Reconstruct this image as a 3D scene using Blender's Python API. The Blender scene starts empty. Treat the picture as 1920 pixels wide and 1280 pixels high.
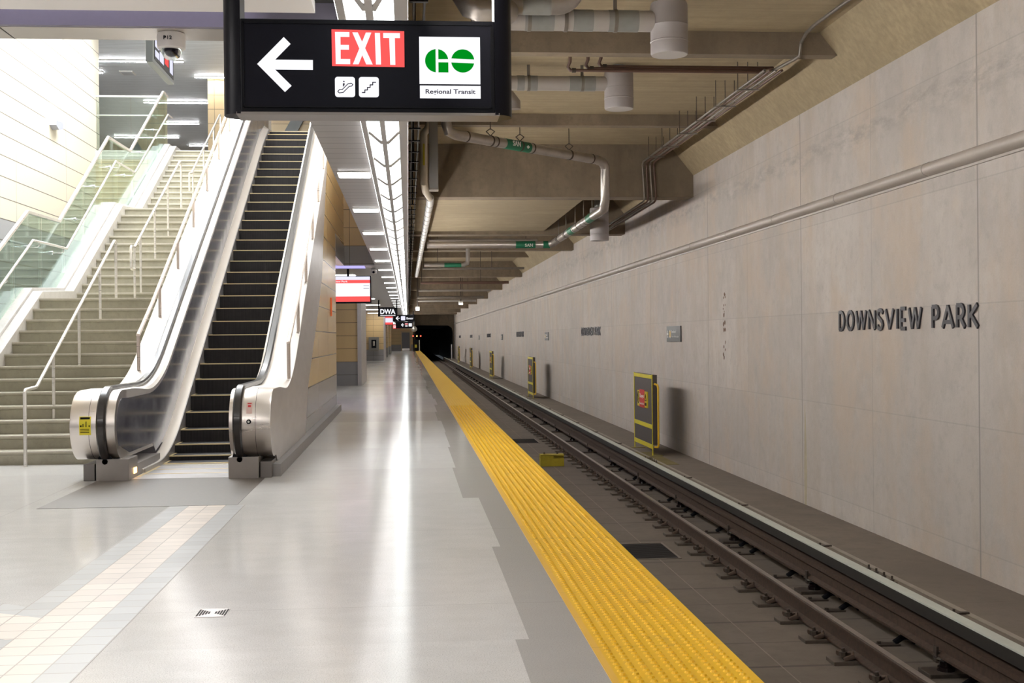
import bpy, math, random
from mathutils import Vector, Matrix
random.seed(7)
R_ = math.radians
# ------------------------------------------------------------ camera, world, exposure
sc = bpy.context.scene
COL = sc.collection
F_PX = 2295.0
yaw, pitch, roll = 0.084739, -0.0029857, 0.0095
Fv = Vector((math.sin(yaw)*math.cos(pitch), math.cos(yaw)*math.cos(pitch), math.sin(pitch)))
Rv = Vector((math.cos(yaw), -math.sin(yaw), 0)); Uv = Rv.cross(Fv)
R2 = Rv*math.cos(roll) - Uv*math.sin(roll); U2 = Uv*math.cos(roll) + Rv*math.sin(roll)
cd = bpy.data.cameras.new('camera'); cam = bpy.data.objects.new('camera', cd); COL.objects.link(cam)
cd.sensor_width = 36; cd.lens = F_PX/1920*36; cd.clip_end = 400; cd.clip_start = .05
cam.matrix_world = Matrix(((R2.x, U2.x, -Fv.x, 0), (R2.y, U2.y, -Fv.y, 0), (R2.z, U2.z, -Fv.z, 1.435), (0, 0, 0, 1)))
sc.camera = cam
w = bpy.data.worlds.new('world'); sc.world = w; w.use_nodes = True
w.node_tree.nodes['Background'].inputs[0].default_value = (.8, .9, 1, 1)
w.node_tree.nodes['Background'].inputs[1].default_value = 0.03
sc.view_settings.view_transform = 'Standard'; sc.view_settings.look = 'None'
sc.view_settings.exposure = 0.95; sc.view_settings.gamma = 1; sc.view_settings.use_curve_mapping = False
sc.cycles.max_bounces = 8; sc.cycles.diffuse_bounces = 5; sc.cycles.glossy_bounces = 4
sc.cycles.transparent_max_bounces = 12; sc.cycles.sample_clamp_indirect = 6
sc.cycles.use_denoising = True
STRIP_E, SIDE_E, LEFT_E, SKY_E, HALL_E, FIX_E = 3.1, 34.0, 3.0, 6.8, 42.0, 11.0     # radiance of strip light, its added side lenses, skylight, hall lights, added ceiling lights
LZ = 3.15          # platform ceiling height
# ------------------------------------------------------------ materials
MATS = {}
def nodes(name):
    m = bpy.data.materials.new(name); m.use_nodes = True; nt = m.node_tree
    return m, nt, nt.nodes['Principled BSDF']
def N(nt, t, **k):
    n = nt.nodes.new(t)
    for a, b in k.items(): setattr(n, a, b)
    return n
def noise(nt, vec, scale, detail=4, rough=.55):
    n = N(nt, 'ShaderNodeTexNoise'); n.inputs['Scale'].default_value = scale
    n.inputs['Detail'].default_value = detail; n.inputs['Roughness'].default_value = rough
    nt.links.new(vec, n.inputs['Vector']); return n.outputs['Fac']
def mapping(nt, vec, sc_):
    n = N(nt, 'ShaderNodeVectorMath', operation='MULTIPLY'); nt.links.new(vec, n.inputs[0]); n.inputs[1].default_value = sc_
    return n.outputs[0]
def M1(nt, op, a, b=None, c=None, clamp=False):
    n = N(nt, 'ShaderNodeMath', operation=op); n.use_clamp = clamp
    for i, v in enumerate((a, b, c)):
        if v is None: continue
        if isinstance(v, (int, float)): n.inputs[i].default_value = v
        else: nt.links.new(v, n.inputs[i])
    return n.outputs[0]
def ramp(nt, fac, stops):
    n = N(nt, 'ShaderNodeValToRGB'); e = n.color_ramp.elements
    while len(e) < len(stops): e.new(.5)
    for el, (p, c) in zip(e, stops):
        el.position = p; el.color = (c[0], c[1], c[2], 1) if isinstance(c, (tuple, list)) else (c, c, c, 1)
    nt.links.new(fac, n.inputs[0]); return n.outputs[0]
def mix(nt, fac, a, b, mode='MIX'):
    n = N(nt, 'ShaderNodeMix', data_type='RGBA', blend_type=mode)
    for s, v in ((0, fac), (6, a), (7, b)):
        if isinstance(v, (int, float)): n.inputs[s].default_value = v
        elif isinstance(v, (tuple, list)): n.inputs[s].default_value = (v[0], v[1], v[2], 1)
        else: nt.links.new(v, n.inputs[s])
    return n.outputs[2]
def lines(nt, coord, period, offset, width):
    """1 on thin lines repeated every period along a coordinate"""
    a = M1(nt, 'DIVIDE', M1(nt, 'SUBTRACT', coord, offset - 500*period), period)
    f = M1(nt, 'ABSOLUTE', M1(nt, 'SUBTRACT', M1(nt, 'FRACT', M1(nt, 'ADD', a, .5)), .5))
    return M1(nt, 'LESS_THAN', f, width/period/2)
def coords(nt):
    t = N(nt, 'ShaderNodeTexCoord'); s = N(nt, 'ShaderNodeSeparateXYZ'); nt.links.new(t.outputs['Object'], s.inputs[0])
    return t.outputs['Object'], s.outputs
def bump(nt, b, h, strength=.3, dist=.01):
    n = N(nt, 'ShaderNodeBump'); n.inputs['Strength'].default_value = strength; n.inputs['Distance'].default_value = dist
    nt.links.new(h, n.inputs['Height']); nt.links.new(n.outputs[0], b.inputs['Normal'])
def plain(name, col, rough=.5, metal=0, var=.0, vs=8, coat=0):
    if name in MATS: return MATS[name]
    m, nt, b = nodes(name); b.inputs['Roughness'].default_value = rough; b.inputs['Metallic'].default_value = metal
    if coat: b.inputs['Coat Weight'].default_value = coat
    v, s = coords(nt)
    if var:
        f = noise(nt, v, vs)
        c = mix(nt, f, tuple(x*(1-var) for x in col), tuple(min(1, x*(1+var)) for x in col)); nt.links.new(c, b.inputs['Base Color'])
    else: b.inputs['Base Color'].default_value = (*col, 1)
    MATS[name] = m; return m
def emit(name, col, s=1.0):
    if name in MATS: return MATS[name]
    m, nt, b = nodes(name); nt.nodes.remove(b)
    e = N(nt, 'ShaderNodeEmission'); e.inputs[0].default_value = (*col, 1); e.inputs[1].default_value = s
    nt.links.new(e.outputs[0], nt.nodes['Material Output'].inputs[0]); MATS[name] = m; return m
def concrete(name, col, dark, stain, rough=.85, streak=True, joints=(), scale=1.0, board=False, stainamt=.5, seam=None, cells=None):
    m, nt, b = nodes(name); v, s = coords(nt); b.inputs['Roughness'].default_value = rough
    big = noise(nt, mapping(nt, v, (scale*.35,)*3), 1, 3)
    c = mix(nt, ramp(nt, big, [(.35, 0.0), (.7, 1.0)]), col, dark)
    mid = noise(nt, mapping(nt, v, (scale*2.2, scale*2.2, scale*1.4)), 1, 6, .65)
    c = mix(nt, M1(nt, 'MULTIPLY', ramp(nt, mid, [(.38, 0.), (.66, 1.)]), .6), c, tuple(x*.78 for x in dark))
    pit_ = noise(nt, mapping(nt, v, (scale*7, scale*7, scale*7)), 1, 5, .7)
    c = mix(nt, M1(nt, 'MULTIPLY', ramp(nt, pit_, [(.5, 0.), (.72, 1.)]), .5), c, tuple(x*.62 for x in dark))
    if streak:
        st = noise(nt, mapping(nt, v, (scale*1.6, scale*1.6, scale*.16)), 1, 5, .6)
        c = mix(nt, M1(nt, 'MULTIPLY', ramp(nt, st, [(.5, 0.), (.72, 1.)]), stainamt), c, stain)
    if board:
        bd = noise(nt, mapping(nt, v, (.5, 14, 14)), 1, 3)
        c = mix(nt, M1(nt, 'MULTIPLY', ramp(nt, bd, [(.35, 0.), (.65, 1.)]), .55), c, tuple(x*.6 for x in dark))
    if cells:
        py, oy, pz, oz, amt = cells
        cb = N(nt, 'ShaderNodeCombineXYZ')
        nt.links.new(M1(nt, 'FLOOR', M1(nt, 'DIVIDE', M1(nt, 'SUBTRACT', s[1], oy), py)), cb.inputs[0])
        nt.links.new(M1(nt, 'FLOOR', M1(nt, 'DIVIDE', M1(nt, 'SUBTRACT', s[2], oz), pz)), cb.inputs[1])
        wn = N(nt, 'ShaderNodeTexWhiteNoise', noise_dimensions='2D'); nt.links.new(cb.outputs[0], wn.inputs['Vector'])
        c = mix(nt, M1(nt, 'MULTIPLY', wn.outputs['Value'], amt), c, tuple(x*.72 for x in dark))
        pa = noise(nt, mapping(nt, v, (.7, .7, .42)), 1, 6, .7)
        c = mix(nt, M1(nt, 'MULTIPLY', ramp(nt, pa, [(.48, 0.), (.62, 1.)]), .5), c, (stain[0]*1.3, stain[1]*1.28, stain[2]*1.3))
        pb = noise(nt, mapping(nt, v, (2.2, 2.2, 1.8)), 1, 6, .75)
        c = mix(nt, M1(nt, 'MULTIPLY', ramp(nt, pb, [(.52, 0.), (.7, 1.)]), .3), c, (.60, .57, .55))
    for ax, per, off, wd, amt in joints:
        msk = lines(nt, s[ax], per, off, wd)
        c = mix(nt, M1(nt, 'MULTIPLY', msk, amt), c, tuple(x*.35 for x in dark))
    if seam:
        z0, wd, amt = seam
        wob = M1(nt, 'MULTIPLY', M1(nt, 'SUBTRACT', noise(nt, mapping(nt, v, (1, 1.2, 1)), 1, 5), .5), .5)
        d = M1(nt, 'ABSOLUTE', M1(nt, 'SUBTRACT', M1(nt, 'ADD', s[2], wob), z0))
        rag = noise(nt, mapping(nt, v, (3, 3, 9)), 1, 5, .7)
        msk = M1(nt, 'MULTIPLY', ramp(nt, M1(nt, 'DIVIDE', d, wd), [(.0, 1.), (1., 0.)]), ramp(nt, rag, [(.42, 0.), (.62, amt)]))
        c = mix(nt, msk, c, tuple(x*.55 for x in dark))
    fine = noise(nt, v, 60*scale, 3, .7)
    c = mix(nt, .35, c, mix(nt, fine, tuple(x*.7 for x in col), tuple(min(1, x*1.2) for x in col)), 'MIX')
    nt.links.new(c, b.inputs['Base Color'])
    bump(nt, b, M1(nt, 'ADD', mid, M1(nt, 'MULTIPLY', fine, .3)), .25, .01)
    MATS[name] = m; return m
WALLC = concrete('wall_concrete', (.56, .51, .475), (.41, .37, .34), (.38, .28, .18), stainamt=.6,
                 joints=((1, 5.44, 17.06, .03, .9), (1, 5.44, 14.4, .014, .5), (2, 1.22, .51, .014, .3)), seam=(3.95, .25, .9), cells=(2.72, 14.4, 1.22, .51, .42))
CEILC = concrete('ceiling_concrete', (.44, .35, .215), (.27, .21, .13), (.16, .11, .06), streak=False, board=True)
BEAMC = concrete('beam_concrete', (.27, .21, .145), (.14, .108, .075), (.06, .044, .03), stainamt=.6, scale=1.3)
TRACKC = concrete('track_concrete', (.17, .138, .112), (.115, .092, .072), (.06, .04, .03), streak=False,
                  joints=((1, 1.58, .4, .05, .9), (1, 1.58, 1.19, .02, .8)))
BENCHC = concrete('bench_concrete', (.20, .165, .135), (.145, .118, .095), (.1, .07, .05), streak=False, joints=((1, 5.44, 16., .012, .5),))
STEPC = concrete('stair_concrete', (.44, .41, .325), (.34, .315, .245), (.25, .22, .16), streak=False, scale=2)
NOSEC = concrete('stair_nosing', (.66, .62, .54), (.56, .52, .45), (.4, .36, .3), streak=False, scale=2)
CURBC = concrete('stair_curb', (.68, .65, .62), (.6, .57, .54), (.5, .45, .4), streak=False, scale=2, rough=.5)
def floor_mat():
    m, nt, b = nodes('platform_terrazzo'); v, s = coords(nt)
    big = noise(nt, mapping(nt, v, (.8, .35, 1)), 1, 5, .6)
    c = mix(nt, ramp(nt, big, [(.3, 0.), (.7, 1.)]), (.84, .825, .81), (.73, .715, .70))
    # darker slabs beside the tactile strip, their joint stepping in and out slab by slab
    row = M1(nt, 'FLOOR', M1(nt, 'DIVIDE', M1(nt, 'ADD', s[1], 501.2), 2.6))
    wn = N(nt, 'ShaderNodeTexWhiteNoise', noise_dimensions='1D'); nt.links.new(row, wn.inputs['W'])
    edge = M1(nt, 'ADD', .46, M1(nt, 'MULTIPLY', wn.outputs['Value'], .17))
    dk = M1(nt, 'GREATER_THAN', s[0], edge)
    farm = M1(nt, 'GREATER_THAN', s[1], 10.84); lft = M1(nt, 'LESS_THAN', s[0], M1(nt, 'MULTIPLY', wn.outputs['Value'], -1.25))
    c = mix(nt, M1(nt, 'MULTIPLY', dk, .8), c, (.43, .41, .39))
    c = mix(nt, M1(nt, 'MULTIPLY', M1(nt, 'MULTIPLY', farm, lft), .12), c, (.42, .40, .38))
    tone = N(nt, 'ShaderNodeTexWhiteNoise', noise_dimensions='1D'); nt.links.new(M1(nt, 'ADD', row, 77.), tone.inputs['W'])
    c = mix(nt, M1(nt, 'MULTIPLY', tone.outputs['Value'], .26), c, (.40, .39, .375))
    jl = M1(nt, 'MAXIMUM', lines(nt, s[1], 2.6, -1.2, .006), lines(nt, s[0], 4.2, .84, .006))
    c = mix(nt, M1(nt, 'MULTIPLY', jl, .35), c, (.2, .19, .18))
    sp = noise(nt, v, 150, 2, .8); c = mix(nt, M1(nt, 'MULTIPLY', ramp(nt, sp, [(.5, 0.), (.62, 1.)]), .45), c, (.30, .29, .28))
    sm = noise(nt, mapping(nt, v, (3.2, 5, 1)), 1, 6, .6)
    c = mix(nt, M1(nt, 'MULTIPLY', ramp(nt, sm, [(.4, 0.), (.7, 1.)]), .2), c, (.40, .385, .37))
    nt.links.new(c, b.inputs['Base Color'])
    nt.links.new(ramp(nt, sm, [(.3, .11), (.8, .17)]), b.inputs['Roughness']); b.inputs['Specular IOR Level'].default_value = .06
    bump(nt, b, sp, .05, .002)
    return m
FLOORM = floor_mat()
def tile_mat(name, col, per=.165, vary=.1):
    m, nt, b = nodes(name); v, s = coords(nt); b.inputs['Roughness'].default_value = .32
    cell = N(nt, 'ShaderNodeTexWhiteNoise', noise_dimensions='2D'); fl = N(nt, 'ShaderNodeVectorMath', operation='FLOOR')
    nt.links.new(mapping(nt, v, (1/.16, 1/per, 1)), fl.inputs[0]); nt.links.new(fl.outputs[0], cell.inputs['Vector'])
    c = mix(nt, cell.outputs['Value'], tuple(x*(1-vary) for x in col), tuple(min(1, x*(1+vary)) for x in col))
    g = M1(nt, 'MAXIMUM', lines(nt, s[1], per, 0, .009), lines(nt, s[0], .16, -1.913, .008))
    c = mix(nt, M1(nt, 'MULTIPLY', g, .8), c, (.25, .2, .17))
    f = noise(nt, v, 120, 3); c = mix(nt, M1(nt, 'MULTIPLY', f, .2), c, tuple(x*.6 for x in col))
    nt.links.new(c, b.inputs['Base Color']); return m
TILEG = tile_mat('grey_floor_tile', (.40, .40, .40)); TILEB = tile_mat('beige_floor_tile', (.68, .59, .52))
def panel_mat(name, col, perz, offz, pery, offy, ax=1, rough=.35, low=None, lowz=0):
    m, nt, b = nodes(name); v, s = coords(nt); b.inputs['Roughness'].default_value = rough
    n = noise(nt, v, 30, 4); c = mix(nt, n, tuple(x*.95 for x in col), tuple(min(1, x*1.05) for x in col))
    if low: c = mix(nt, M1(nt, 'LESS_THAN', s[2], lowz), c, low)
    g = M1(nt, 'MAXIMUM', lines(nt, s[2], perz, offz, .018 if ax == 1 else .014), lines(nt, s[ax], pery, offy, .012))
    c = mix(nt, M1(nt, 'MULTIPLY', g, .85), c, (.08, .06, .04)); nt.links.new(c, b.inputs['Base Color'])
    bump(nt, b, n, .05, .003); return m
PAN_HALL = panel_mat('hall_panel', (.78, .71, .58), .385, 3.68, 3.4, 20.3, low=(.40, .40, .41), lowz=3.68, rough=.5)
PAN_SIDE = panel_mat('beige_wall_panel', (.60, .43, .215), .4136, .74, 2.5, 22.36, rough=.25, low=(.27, .265, .27), lowz=.74)
PAN_END = panel_mat('beige_pillar_panel', (.60, .43, .215), .404, .74, 3.2, .9, ax=0, rough=.3, low=(.27, .265, .27), lowz=.74)
PAN_UP = panel_mat('upper_wall_panel', (.62, .46, .26), .4136, 3.57, 1.4, -1.31, ax=0, rough=.3, low=(.30, .295, .30), lowz=3.57)
def slat_mat(name, col, per=.11, ax=1, rough=.35, metal=.6, amt=.5):
    m, nt, b = nodes(name); v, s = coords(nt); b.inputs['Roughness'].default_value = rough; b.inputs['Metallic'].default_value = metal
    g = lines(nt, s[ax], per, 0, per*.14); n = noise(nt, mapping(nt, v, (2, 12, 1)), 1, 3)
    c = mix(nt, n, tuple(x*.85 for x in col), tuple(min(1, x*1.1) for x in col))
    c = mix(nt, M1(nt, 'MULTIPLY', g, amt), c, (.05, .05, .05)); nt.links.new(c, b.inputs['Base Color']); return m
SLAT = slat_mat('metal_ceiling_slats', (.40, .385, .38), per=.3, amt=.35)
SLATUP = slat_mat('upper_ceiling_slats', (.76, .79, .82), per=.15, metal=.2, rough=.5)
WHITEP = plain('white_ceiling_panel', (.90, .87, .84), .5, var=.03, vs=2)
SOFFIT = plain('soffit_metal', (.62, .58, .54), .25, .6, var=.12, vs=1.5)
VIOLETP = plain('violet_grey_fascia', (.24, .225, .285), .5, var=.06, vs=40)
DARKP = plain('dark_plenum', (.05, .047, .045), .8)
BLACK = plain('black_paint', (.006, .006, .008), .4, var=.2, vs=60)
BLACKM = plain('black_satin_metal', (.006, .006, .009), .35, 0, var=.2, vs=50)
SIGNBACK = plain('sign_face_black', (.006, .006, .011), .42, var=.3, vs=90)
RUBBER = plain('handrail_rubber', (.022, .018, .017), .3, coat=.3)
def steel(name, col, rough, metal=1.0, sc_=(3, 3, 60), amt=.12):
    m, nt, b = nodes(name); v, s = coords(nt); b.inputs['Metallic'].default_value = metal
    n = noise(nt, mapping(nt, v, sc_), 1, 4); nt.links.new(mix(nt, n, tuple(x*(1-amt) for x in col), tuple(min(1, x*(1+amt)) for x in col)), b.inputs['Base Color'])
    nt.links.new(ramp(nt, n, [(.2, rough*.8), (.8, rough*1.25)]), b.inputs['Roughness']); MATS[name] = m; return m
STEEL = steel('brushed_stainless', (.70, .65, .61), .3, 1.0, (2, 2, 14), .05)
DECKM = steel('balustrade_deck_metal', (.78, .74, .70), .4, .7, (2, 2, 2), .04)
CLADM = steel('stainless_cladding', (.50, .475, .47), .36, .6, (2, 2, 8), .05)
RAILM = steel('handrail_steel', (.80, .76, .71), .3, .6)
PINKM = steel('satin_bar_steel', (.74, .64, .58), .3, .7)
def dark_panel():
    m, nt, b = nodes('scuffed_dark_panel'); v, s = coords(nt)
    n = noise(nt, mapping(nt, v, (1, 2.2, 2.2)), 1, 7, .7); n2 = noise(nt, mapping(nt, v, (1, 14, 5)), 1, 5, .7)
    c = mix(nt, ramp(nt, n, [(.4, 0.), (.8, 1.)]), (.17, .17, .21), (.36, .36, .40))
    c = mix(nt, M1(nt, 'MULTIPLY', ramp(nt, n2, [(.5, 0.), (.8, 1.)]), .2), c, (.3, .3, .33))
    jl = lines(nt, M1(nt, 'ADD', s[1], M1(nt, 'MULTIPLY', s[2], -.35)), 1.35, 14.0, .008)
    c = mix(nt, M1(nt, 'MULTIPLY', jl, .7), c, (.4, .4, .42)); nt.links.new(c, b.inputs['Base Color'])
    nt.links.new(ramp(nt, n, [(.3, .12), (.8, .3)]), b.inputs['Roughness']); b.inputs['Metallic'].default_value = .5
    return m
DPANEL = dark_panel()
def step_mat():
    m, nt, b = nodes('escalator_step_grooves'); v, s = coords(nt); b.inputs['Roughness'].default_value = .55; b.inputs['Metallic'].default_value = .4
    g = lines(nt, s[0], .018, 0, .008); n = noise(nt, v, 9, 4)
    c = mix(nt, n, (.018, .015, .016), (.05, .044, .045)); c = mix(nt, M1(nt, 'MULTIPLY', g, .8), c, (.008, .007, .007))
    nt.links.new(c, b.inputs['Base Color']); return m
ESTEP = step_mat()
YLINE = plain('step_yellow_line', (.80, .64, .36), .5)
YEL = plain('safety_yellow_paint', (.66, .56, .035), .45, var=.12, vs=12)
YELD = plain('dull_yellow_paint', (.45, .36, .02), .55, var=.2, vs=15)
def tact_mat():
    m, nt, b = nodes('tactile_yellow'); v, s = coords(nt); b.inputs['Roughness'].default_value = .42
    n = noise(nt, v, 3, 5, .65); c = mix(nt, n, (.88, .50, .012), (.93, .58, .022))
    d = noise(nt, mapping(nt, v, (2.2, 1.1, 1)), 1, 6, .75)
    c = mix(nt, M1(nt, 'MULTIPLY', ramp(nt, d, [(.60, 0.), (.74, 1.)]), .55), c, (.34, .2, .05))
    edge = M1(nt, 'LESS_THAN', s[0], .862); c = mix(nt, M1(nt, 'MULTIPLY', edge, .6), c, (.85, .5, .12))
    jl = lines(nt, s[1], .61, .1, .004); c = mix(nt, M1(nt, 'MULTIPLY', jl, .5), c, (.3, .18, .03))
    nt.links.new(c, b.inputs['Base Color'])
    # small domes past the modelled ones
    def tri(c_, per): return M1(nt, 'SUBTRACT', M1(nt, 'FRACT', M1(nt, 'DIVIDE', M1(nt, 'ADD', c_, 500*per), per)), .5)
    q = M1(nt, 'SQRT', M1(nt, 'ADD', M1(nt, 'POWER', tri(s[0], .056), 2.), M1(nt, 'POWER', tri(s[1], .056), 2.)))
    h = M1(nt, 'MULTIPLY', ramp(nt, q, [(.18, 1.), (.34, 0.)]), M1(nt, 'GREATER_THAN', s[1], 26.04))
    bump(nt, b, h, .8, .006); return m
TACT = tact_mat()
RUST = plain('rusty_rail_side', (.055, .031, .020), .75, .1, var=.7, vs=24)
RHEAD = plain('worn_rail_head', (.33, .28, .25), .3, .85, var=.25, vs=20)
IRON = plain('dark_iron', (.075, .058, .047), .6, .4, var=.4, vs=30)
INSUL = plain('glazed_black_insulator', (.012, .008, .008), .12, coat=.6)
COVERW = plain('pale_cover_board', (.52, .55, .50), .5, var=.1, vs=5)
COVERD = plain('shade_dark_cover_board', (.014, .011, .008), .7, var=.3, vs=10)
DUCT = plain('jacketed_duct_grey', (.40, .365, .34), .42, .25, var=.15, vs=3)
DUCTS = plain('aluminium_pipe_jacket', (.40, .365, .335), .33, .65, var=.22, vs=6)
DUCTT = plain('grey_duct_tape', (.25, .25, .235), .5, .2, var=.15, vs=10)
DRUMM = plain('grey_drum_casing', (.33, .30, .295), .5, .1, var=.1, vs=3)
BROWNP = plain('brown_sprinkler_pipe', (.105, .055, .04), .5, var=.2, vs=10)
CONDM = plain('galvanised_conduit', (.20, .175, .15), .45, .45, var=.3, vs=12)
GREENL = plain('green_pipe_label', (.012, .14, .07), .5, var=.1, vs=10)
WHITEL = plain('white_lettering', (.75, .75, .72), .5)
REDL = plain('red_label', (.55, .03, .035), .5)
WIREW = plain('white_plastic', (.75, .72, .68), .4)
DOORM = plain('grey_door_paint', (.16, .16, .18), .45)
LETM = plain('dark_metal_letters', (.035, .034, .042), .35, .4)
WSIGN = plain('charcoal_sign_plate', (.035, .035, .037), .4)
PUTTY = plain('beige_wall_conduit', (.40, .355, .315), .45, var=.08, vs=6)
CHROME = plain('chrome', (.8, .8, .8), .15, 1)
MESHG = plain('dark_wire_screen', (.085, .072, .07), .6, .2, var=.35, vs=180)
def glass_mat(name, tint, fac=.10):
    m, nt, b = nodes(name); nt.nodes.remove(b)
    t = N(nt, 'ShaderNodeBsdfTransparent'); t.inputs[0].default_value = (*tint, 1)
    g = N(nt, 'ShaderNodeBsdfGlossy'); g.inputs['Roughness'].default_value = .02; g.inputs[0].default_value = (.9, 1, .97, 1)
    fr = N(nt, 'ShaderNodeFresnel'); fr.inputs[0].default_value = 1.5
    mx = N(nt, 'ShaderNodeMixShader'); nt.links.new(M1(nt, 'MULTIPLY', fr.outputs[0], .8), mx.inputs[0])
    nt.links.new(t.outputs[0], mx.inputs[1]); nt.links.new(g.outputs[0], mx.inputs[2])
    nt.links.new(mx.outputs[0], nt.nodes['Material Output'].inputs[0]); return m
GLASS = glass_mat('guard_glass', (.955, .985, .97)); CLEAR = glass_mat('dome_plastic', (.9, .9, .9))
def strip_mat():
    m, nt, b = nodes('strip_light_glass'); v, s = coords(nt); nt.nodes.remove(b)
    n = noise(nt, mapping(nt, v, (6, 1.1, 1)), 1, 3); e = N(nt, 'ShaderNodeEmission')
    nt.links.new(mix(nt, n, (.86, .95, .93), (1, 1, 1)), e.inputs[0]); e.inputs[1].default_value = STRIP_E
    nt.links.new(e.outputs[0], nt.nodes['Material Output'].inputs[0]); return m
STRIP = strip_mat()
E_WHITE = emit('sign_white_glow', (.95, .95, 1), .58); E_RED = emit('sign_red_glow', (1, .115, .11), .53)
E_GREEN = emit('sign_green_glow', (0, .27, .012), .54); E_FIX = emit('fill_light_glow', (1, .97, .95), FIX_E)
E_SKY = emit('skylight_glow', (.93, .97, 1), SKY_E); E_HALL = emit('hall_light_glow', (.97, .99, 1), HALL_E)
E_VIO = emit('violet_light_glow', (.72, .66, 1), 2.0); E_BLUE = emit('screen_pale_blue', (.78, .78, 1), .58)
E_SPOT = emit('small_lamp_glow', (1, .97, .9), 9); E_REDLAMP = emit('red_signal_glow', (1, .06, .03), 4); E_AMB = emit('amber_signal_glow', (1, .45, .1), 4)
INK = plain('ink_navy', (.02, .015, .05), .5)
for m_ in (BLACK, BLACKM, SIGNBACK): m_.node_tree.nodes['Principled BSDF'].inputs['Specular IOR Level'].default_value = .12
# ------------------------------------------------------------ mesh helpers
ORIG = {}
class Fr:
    def __init__(s, o, u, v): s.o, s.u, s.v = Vector(o), Vector(u), Vector(v); s.n = s.u.cross(s.v)
    def __call__(s, a, b, c=0): return s.o + s.u*a + s.v*b + s.n*c
YZ = Fr((0, 0, 0), (0, 1, 0), (0, 0, 1))            # a=Y b=Z c=X
XZ = Fr((0, 0, 0), (1, 0, 0), (0, 0, 1))            # a=X b=Z c=-Y
XY = Fr((0, 0, 0), (1, 0, 0), (0, 1, 0))            # a=X b=Y c=Z
class MB:
    def __init__(s): s.v = []; s.f = []; s.m = []; s.mi = 0
    def add(s, vs, fs):
        b = len(s.v); s.v += [tuple(p) for p in vs]
        for f in fs: s.f.append([b+i for i in f]); s.m.append(s.mi)
        return s
    def box(s, x0, x1, y0, y1, z0, z1):
        return s.add([(x, y, z) for z in (z0, z1) for y in (y0, y1) for x in (x0, x1)],
                     [(0, 2, 3, 1), (4, 5, 7, 6), (0, 1, 5, 4), (2, 6, 7, 3), (0, 4, 6, 2), (1, 3, 7, 5)])
    def prism(s, fr, pts, c0, c1):
        n = len(pts); A = sum(pts[i][0]*pts[(i+1) % n][1]-pts[(i+1) % n][0]*pts[i][1] for i in range(n))
        if A < 0: pts = pts[::-1]
        if c0 > c1: c0, c1 = c1, c0
        return s.add([fr(a, b, c0) for a, b in pts]+[fr(a, b, c1) for a, b in pts],
                     [list(range(n))[::-1], list(range(n, 2*n))]+[(i, (i+1) % n, n+(i+1) % n, n+i) for i in range(n)])
    def cyl(s, p0, p1, r, r1=None, n=16, caps=True):
        p0, p1 = Vector(p0), Vector(p1); d = (p1-p0).normalized(); r1 = r if r1 is None else r1
        a = d.orthogonal().normalized(); b = d.cross(a)
        ring = lambda p, q: [p+(a*math.cos(t)+b*math.sin(t))*q for t in [2*math.pi*i/n for i in range(n)]]
        fs = [(i, (i+1) % n, n+(i+1) % n, n+i) for i in range(n)]
        if caps: fs += [list(range(n))[::-1], list(range(n, 2*n))]
        return s.add(ring(p0, r)+ring(p1, r1), fs)
    def tube(s, path, r, n=10, sq=False):
        P = [Vector(p) for p in path]; rings = []; up = None; k = 4 if sq else n
        for i, p in enumerate(P):
            d = ((P[min(i+1, len(P)-1)]-p).normalized()+(p-P[max(i-1, 0)]).normalized()).normalized()
            if up is None:
                up = Vector((0, 0, 1)) if abs(d.z) < .9 else Vector((0, 1, 0))
            a = d.cross(up).normalized(); b = a.cross(d).normalized(); up = b
            mit = 1.0
            if 0 < i < len(P)-1:
                c = (P[i+1]-p).normalized().dot((p-P[i-1]).normalized()); mit = 1/max(.5, math.sqrt((1+c)/2))
            rr = []
            for t in range(k):
                an = 2*math.pi*(t+(.5 if sq else 0))/k; q = r*(1.414 if sq else 1)
                rr.append(p+a*math.cos(an)*q+b*math.sin(an)*q*mit)
            rings += rr
        m = len(P); fs = [(j*k+i, j*k+(i+1) % k, (j+1)*k+(i+1) % k, (j+1)*k+i) for j in range(m-1) for i in range(k)]
        fs += [list(range(k))[::-1], [(m-1)*k+i for i in range(k)]]
        return s.add(rings, fs)
    def lathe(s, c, prof, n=20, axis=(0, 0, 1)):
        c = Vector(c); d = Vector(axis); a = d.orthogonal().normalized(); b = d.cross(a); vs = []
        for r, z in prof: vs += [c+d*z+(a*math.cos(2*math.pi*i/n)+b*math.sin(2*math.pi*i/n))*max(r, .0004) for i in range(n)]
        m = len(prof); fs = [(j*n+i, j*n+(i+1) % n, (j+1)*n+(i+1) % n, (j+1)*n+i) for j in range(m-1) for i in range(n)]
        fs += [list(range(n))[::-1], [(m-1)*n+i for i in range(n)]]
        return s.add(vs, fs)
    def stroke(s, fr, pts, t, c0, c1, closed=False):
        pts = list(pts)+([pts[0]] if closed else [])
        for (a0, b0), (a1, b1) in zip(pts, pts[1:]):
            L = math.hypot(a1-a0, b1-b0)
            if L < 1e-6: continue
            dx, dy = (a1-a0)/L, (b1-b0)/L; e = t*.5 if len(pts) > 2 else 0
            if len(pts) > 8: e = t*.2
            px, py = -dy*t/2, dx*t/2; A0, B0, A1, B1 = a0-dx*e, b0-dy*e, a1+dx*e, b1+dy*e
            s.prism(fr, [(A0+px, B0+py), (A0-px, B0-py), (A1-px, B1-py), (A1+px, B1+py)], c0, c1)
        return s
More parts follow.
